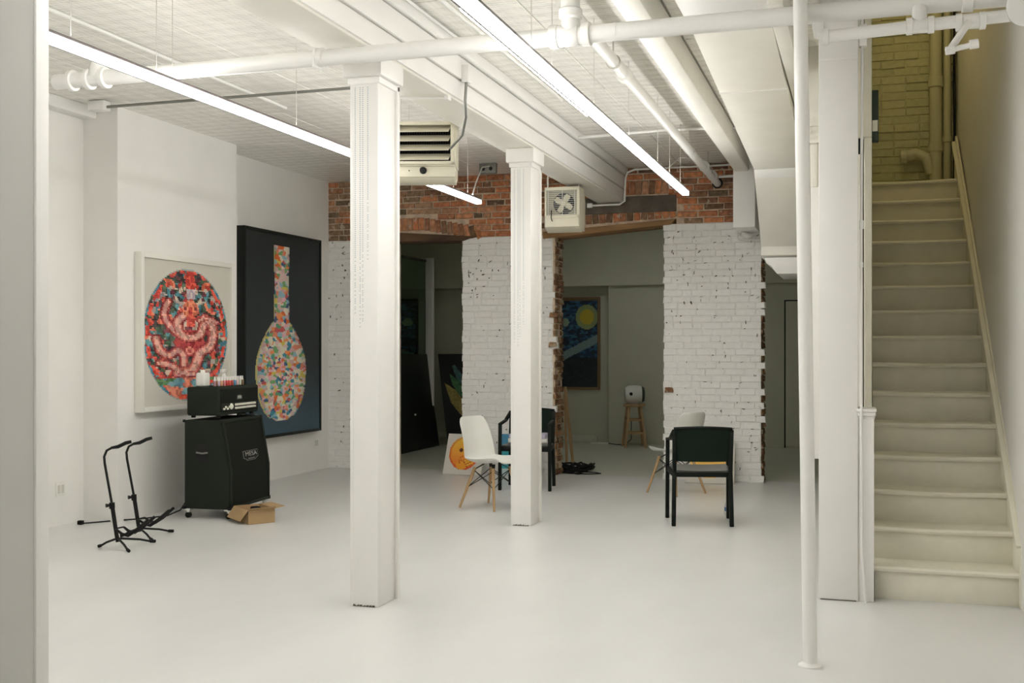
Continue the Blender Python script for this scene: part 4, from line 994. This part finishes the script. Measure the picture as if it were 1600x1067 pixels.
# ------------------------------------------------------------ back room objects
so = empty('bar_stool', (-3.34, 16.80, 0), rad(20), 'round wooden stool standing in the back room', 'stool')
MB().lathe([(.155, .62), (.168, .628), (.168, .65), (.155, .66)], 28).build('seat', WOOD, so)
for a in range(4):
    c, s_ = math.cos(rad(45+a*90)), math.sin(rad(45+a*90))
    MB().bar((c*.125, s_*.125, .622), (c*.225, s_*.225, 0), .038, .038, .034, .034).build('leg', WOOD, so, .005)
for h, r1 in ((.22, .192), (.42, .158)):
    for a in range(4):
        p = [(math.cos(rad(45+q*90))*r1, math.sin(rad(45+q*90))*r1, h+(.02 if a % 2 else 0)) for q in (a, a+1)]
        MB().bar(p[0], p[1], .02, .03).build('rung', WOOD, so, .003)
gl = empty('drum_lamp', (-3.34, 16.80, .66), rad(18), 'white drum shaped device with dark end on the wooden stool', 'lamp')
MX = T(0, 0, .145) @ Matrix.Rotation(rad(90), 4, 'Y') @ Matrix.Rotation(rad(0), 4, 'X')
MB().lathe([(.04, -.15), (.10, -.14), (.132, -.09), (.138, -.02), (.135, .06), (.125, .11)], 28, MX).build('body', PLASTW, gl)
MB().lathe([(.11, .11), (.118, .118), (.11, .15), (.06, .16)], 28, MX).build('end_cap', mat('dark green plastic', (.04, .06, .045), .5), gl)
MB().lathe([(.028, 0), (.022, .012)], 16, T(-.06, -.128, .155) @ Matrix.Rotation(rad(90), 4, 'X')).build('lens', BLACKP, gl)
MB().lathe([(.07, 0), (.06, .012)], 20).build('foot', PLASTW, gl)
ea = empty('timber_prop', (-3.66, 14.1, 0), 0, 'slim wooden easel leg leaning in the back room beside the brick jamb', 'easel leg')
MB().bar((.05, 0, 0), (-.09, .12, 1.0), .035, .03).build('batten', WOOD, ea, .003); MB().bar((-.04, .02, 0), (-.10, .13, .9), .03, .025).build('batten', WOOD, ea, .003)
ps = empty('power_strip', (-3.95, 17.1, 0), rad(10), 'small power strip and lead lying by the far baseboard', 'power strip')
MB().box((-.14, -.03, 0), (.14, .03, .035)).build('case', KNOB, ps, .006)
MB().tube([(.13, 0, .02), (.25, -.05, .006), (.40, -.08, .006), (.50, -.20, .10), (.50, -.15, .40)], .006, 8).build('lead', RUBBER, ps)
cp = empty('cable_coil', (-3.36, 13.25, 0), 0, 'tangled heap of black cables on the floor beside the brick pier', 'cables')
r_ = random.Random(2)
for k in range(9):
    cx, cy = r_.uniform(-.12, .10), r_.uniform(-.12, .12); a_, b_ = r_.uniform(.08, .16), r_.uniform(.08, .17); ph = r_.uniform(0, 6); hh = r_.uniform(.01, .05)
    pts = [(cx+a_*math.cos(ph+q*2*PI/18*1.8), cy+b_*math.sin(ph+q*2*PI/18*1.8), .008+hh+hh*math.sin(q*1.1+k)) for q in range(19)]
    MB().tube(pts, .011, 8).build('cable_loop', RUBBER, cp)
MB().tube([(.05, -.1, .006), (.28, -.12, .006), (.36, -.2, .006), (.25, -.30, .006), (.0, -.30, .006), (-.12, -.24, .006)], .006, 8).build('cable_loop', RUBBER, cp)
MB().tube([(-.08, -.2, .006), (.12, -.36, .006), (.22, -.32, .006), (.1, -.24, .006), (-.1, -.28, .006)], .006, 8).build('cable_loop', RUBBER, cp)
MB().box((.02, .0, .02), (.2, .1, .07)).build('adaptor_block', RUBBER, cp, .01)

# ------------------------------------------------------------ small wall items
def outlet(x, y, z, label):
    t = empty('wall_outlet', (x, y, z), rad(90), label, 'outlet')
    MB().box((-.055, -.008, -.06), (.055, 0, .06)).build('plate', PLASTW, t, .003)
    for sx in (-.022, .022): MB().box((sx-.016, -.011, -.035), (sx+.016, -.006, .035)).build('socket', mat('socket ivory', (.60, .58, .52), .5), t, .003)
outlet(-6.50, 7.86, .31, 'white double wall outlet low on the near left wall')
outlet(-6.44, 12.38, .34, 'small white wall outlet in the far left corner')
sw = empty('wall_switch', (.922, 7.50, 1.06), rad(-90), 'white wall switch at the right edge beside the stairs', 'switch')
MB().box((-.02, -.012, -.06), (.055, 0, .06)).build('plate', PLASTW, sw, .004)
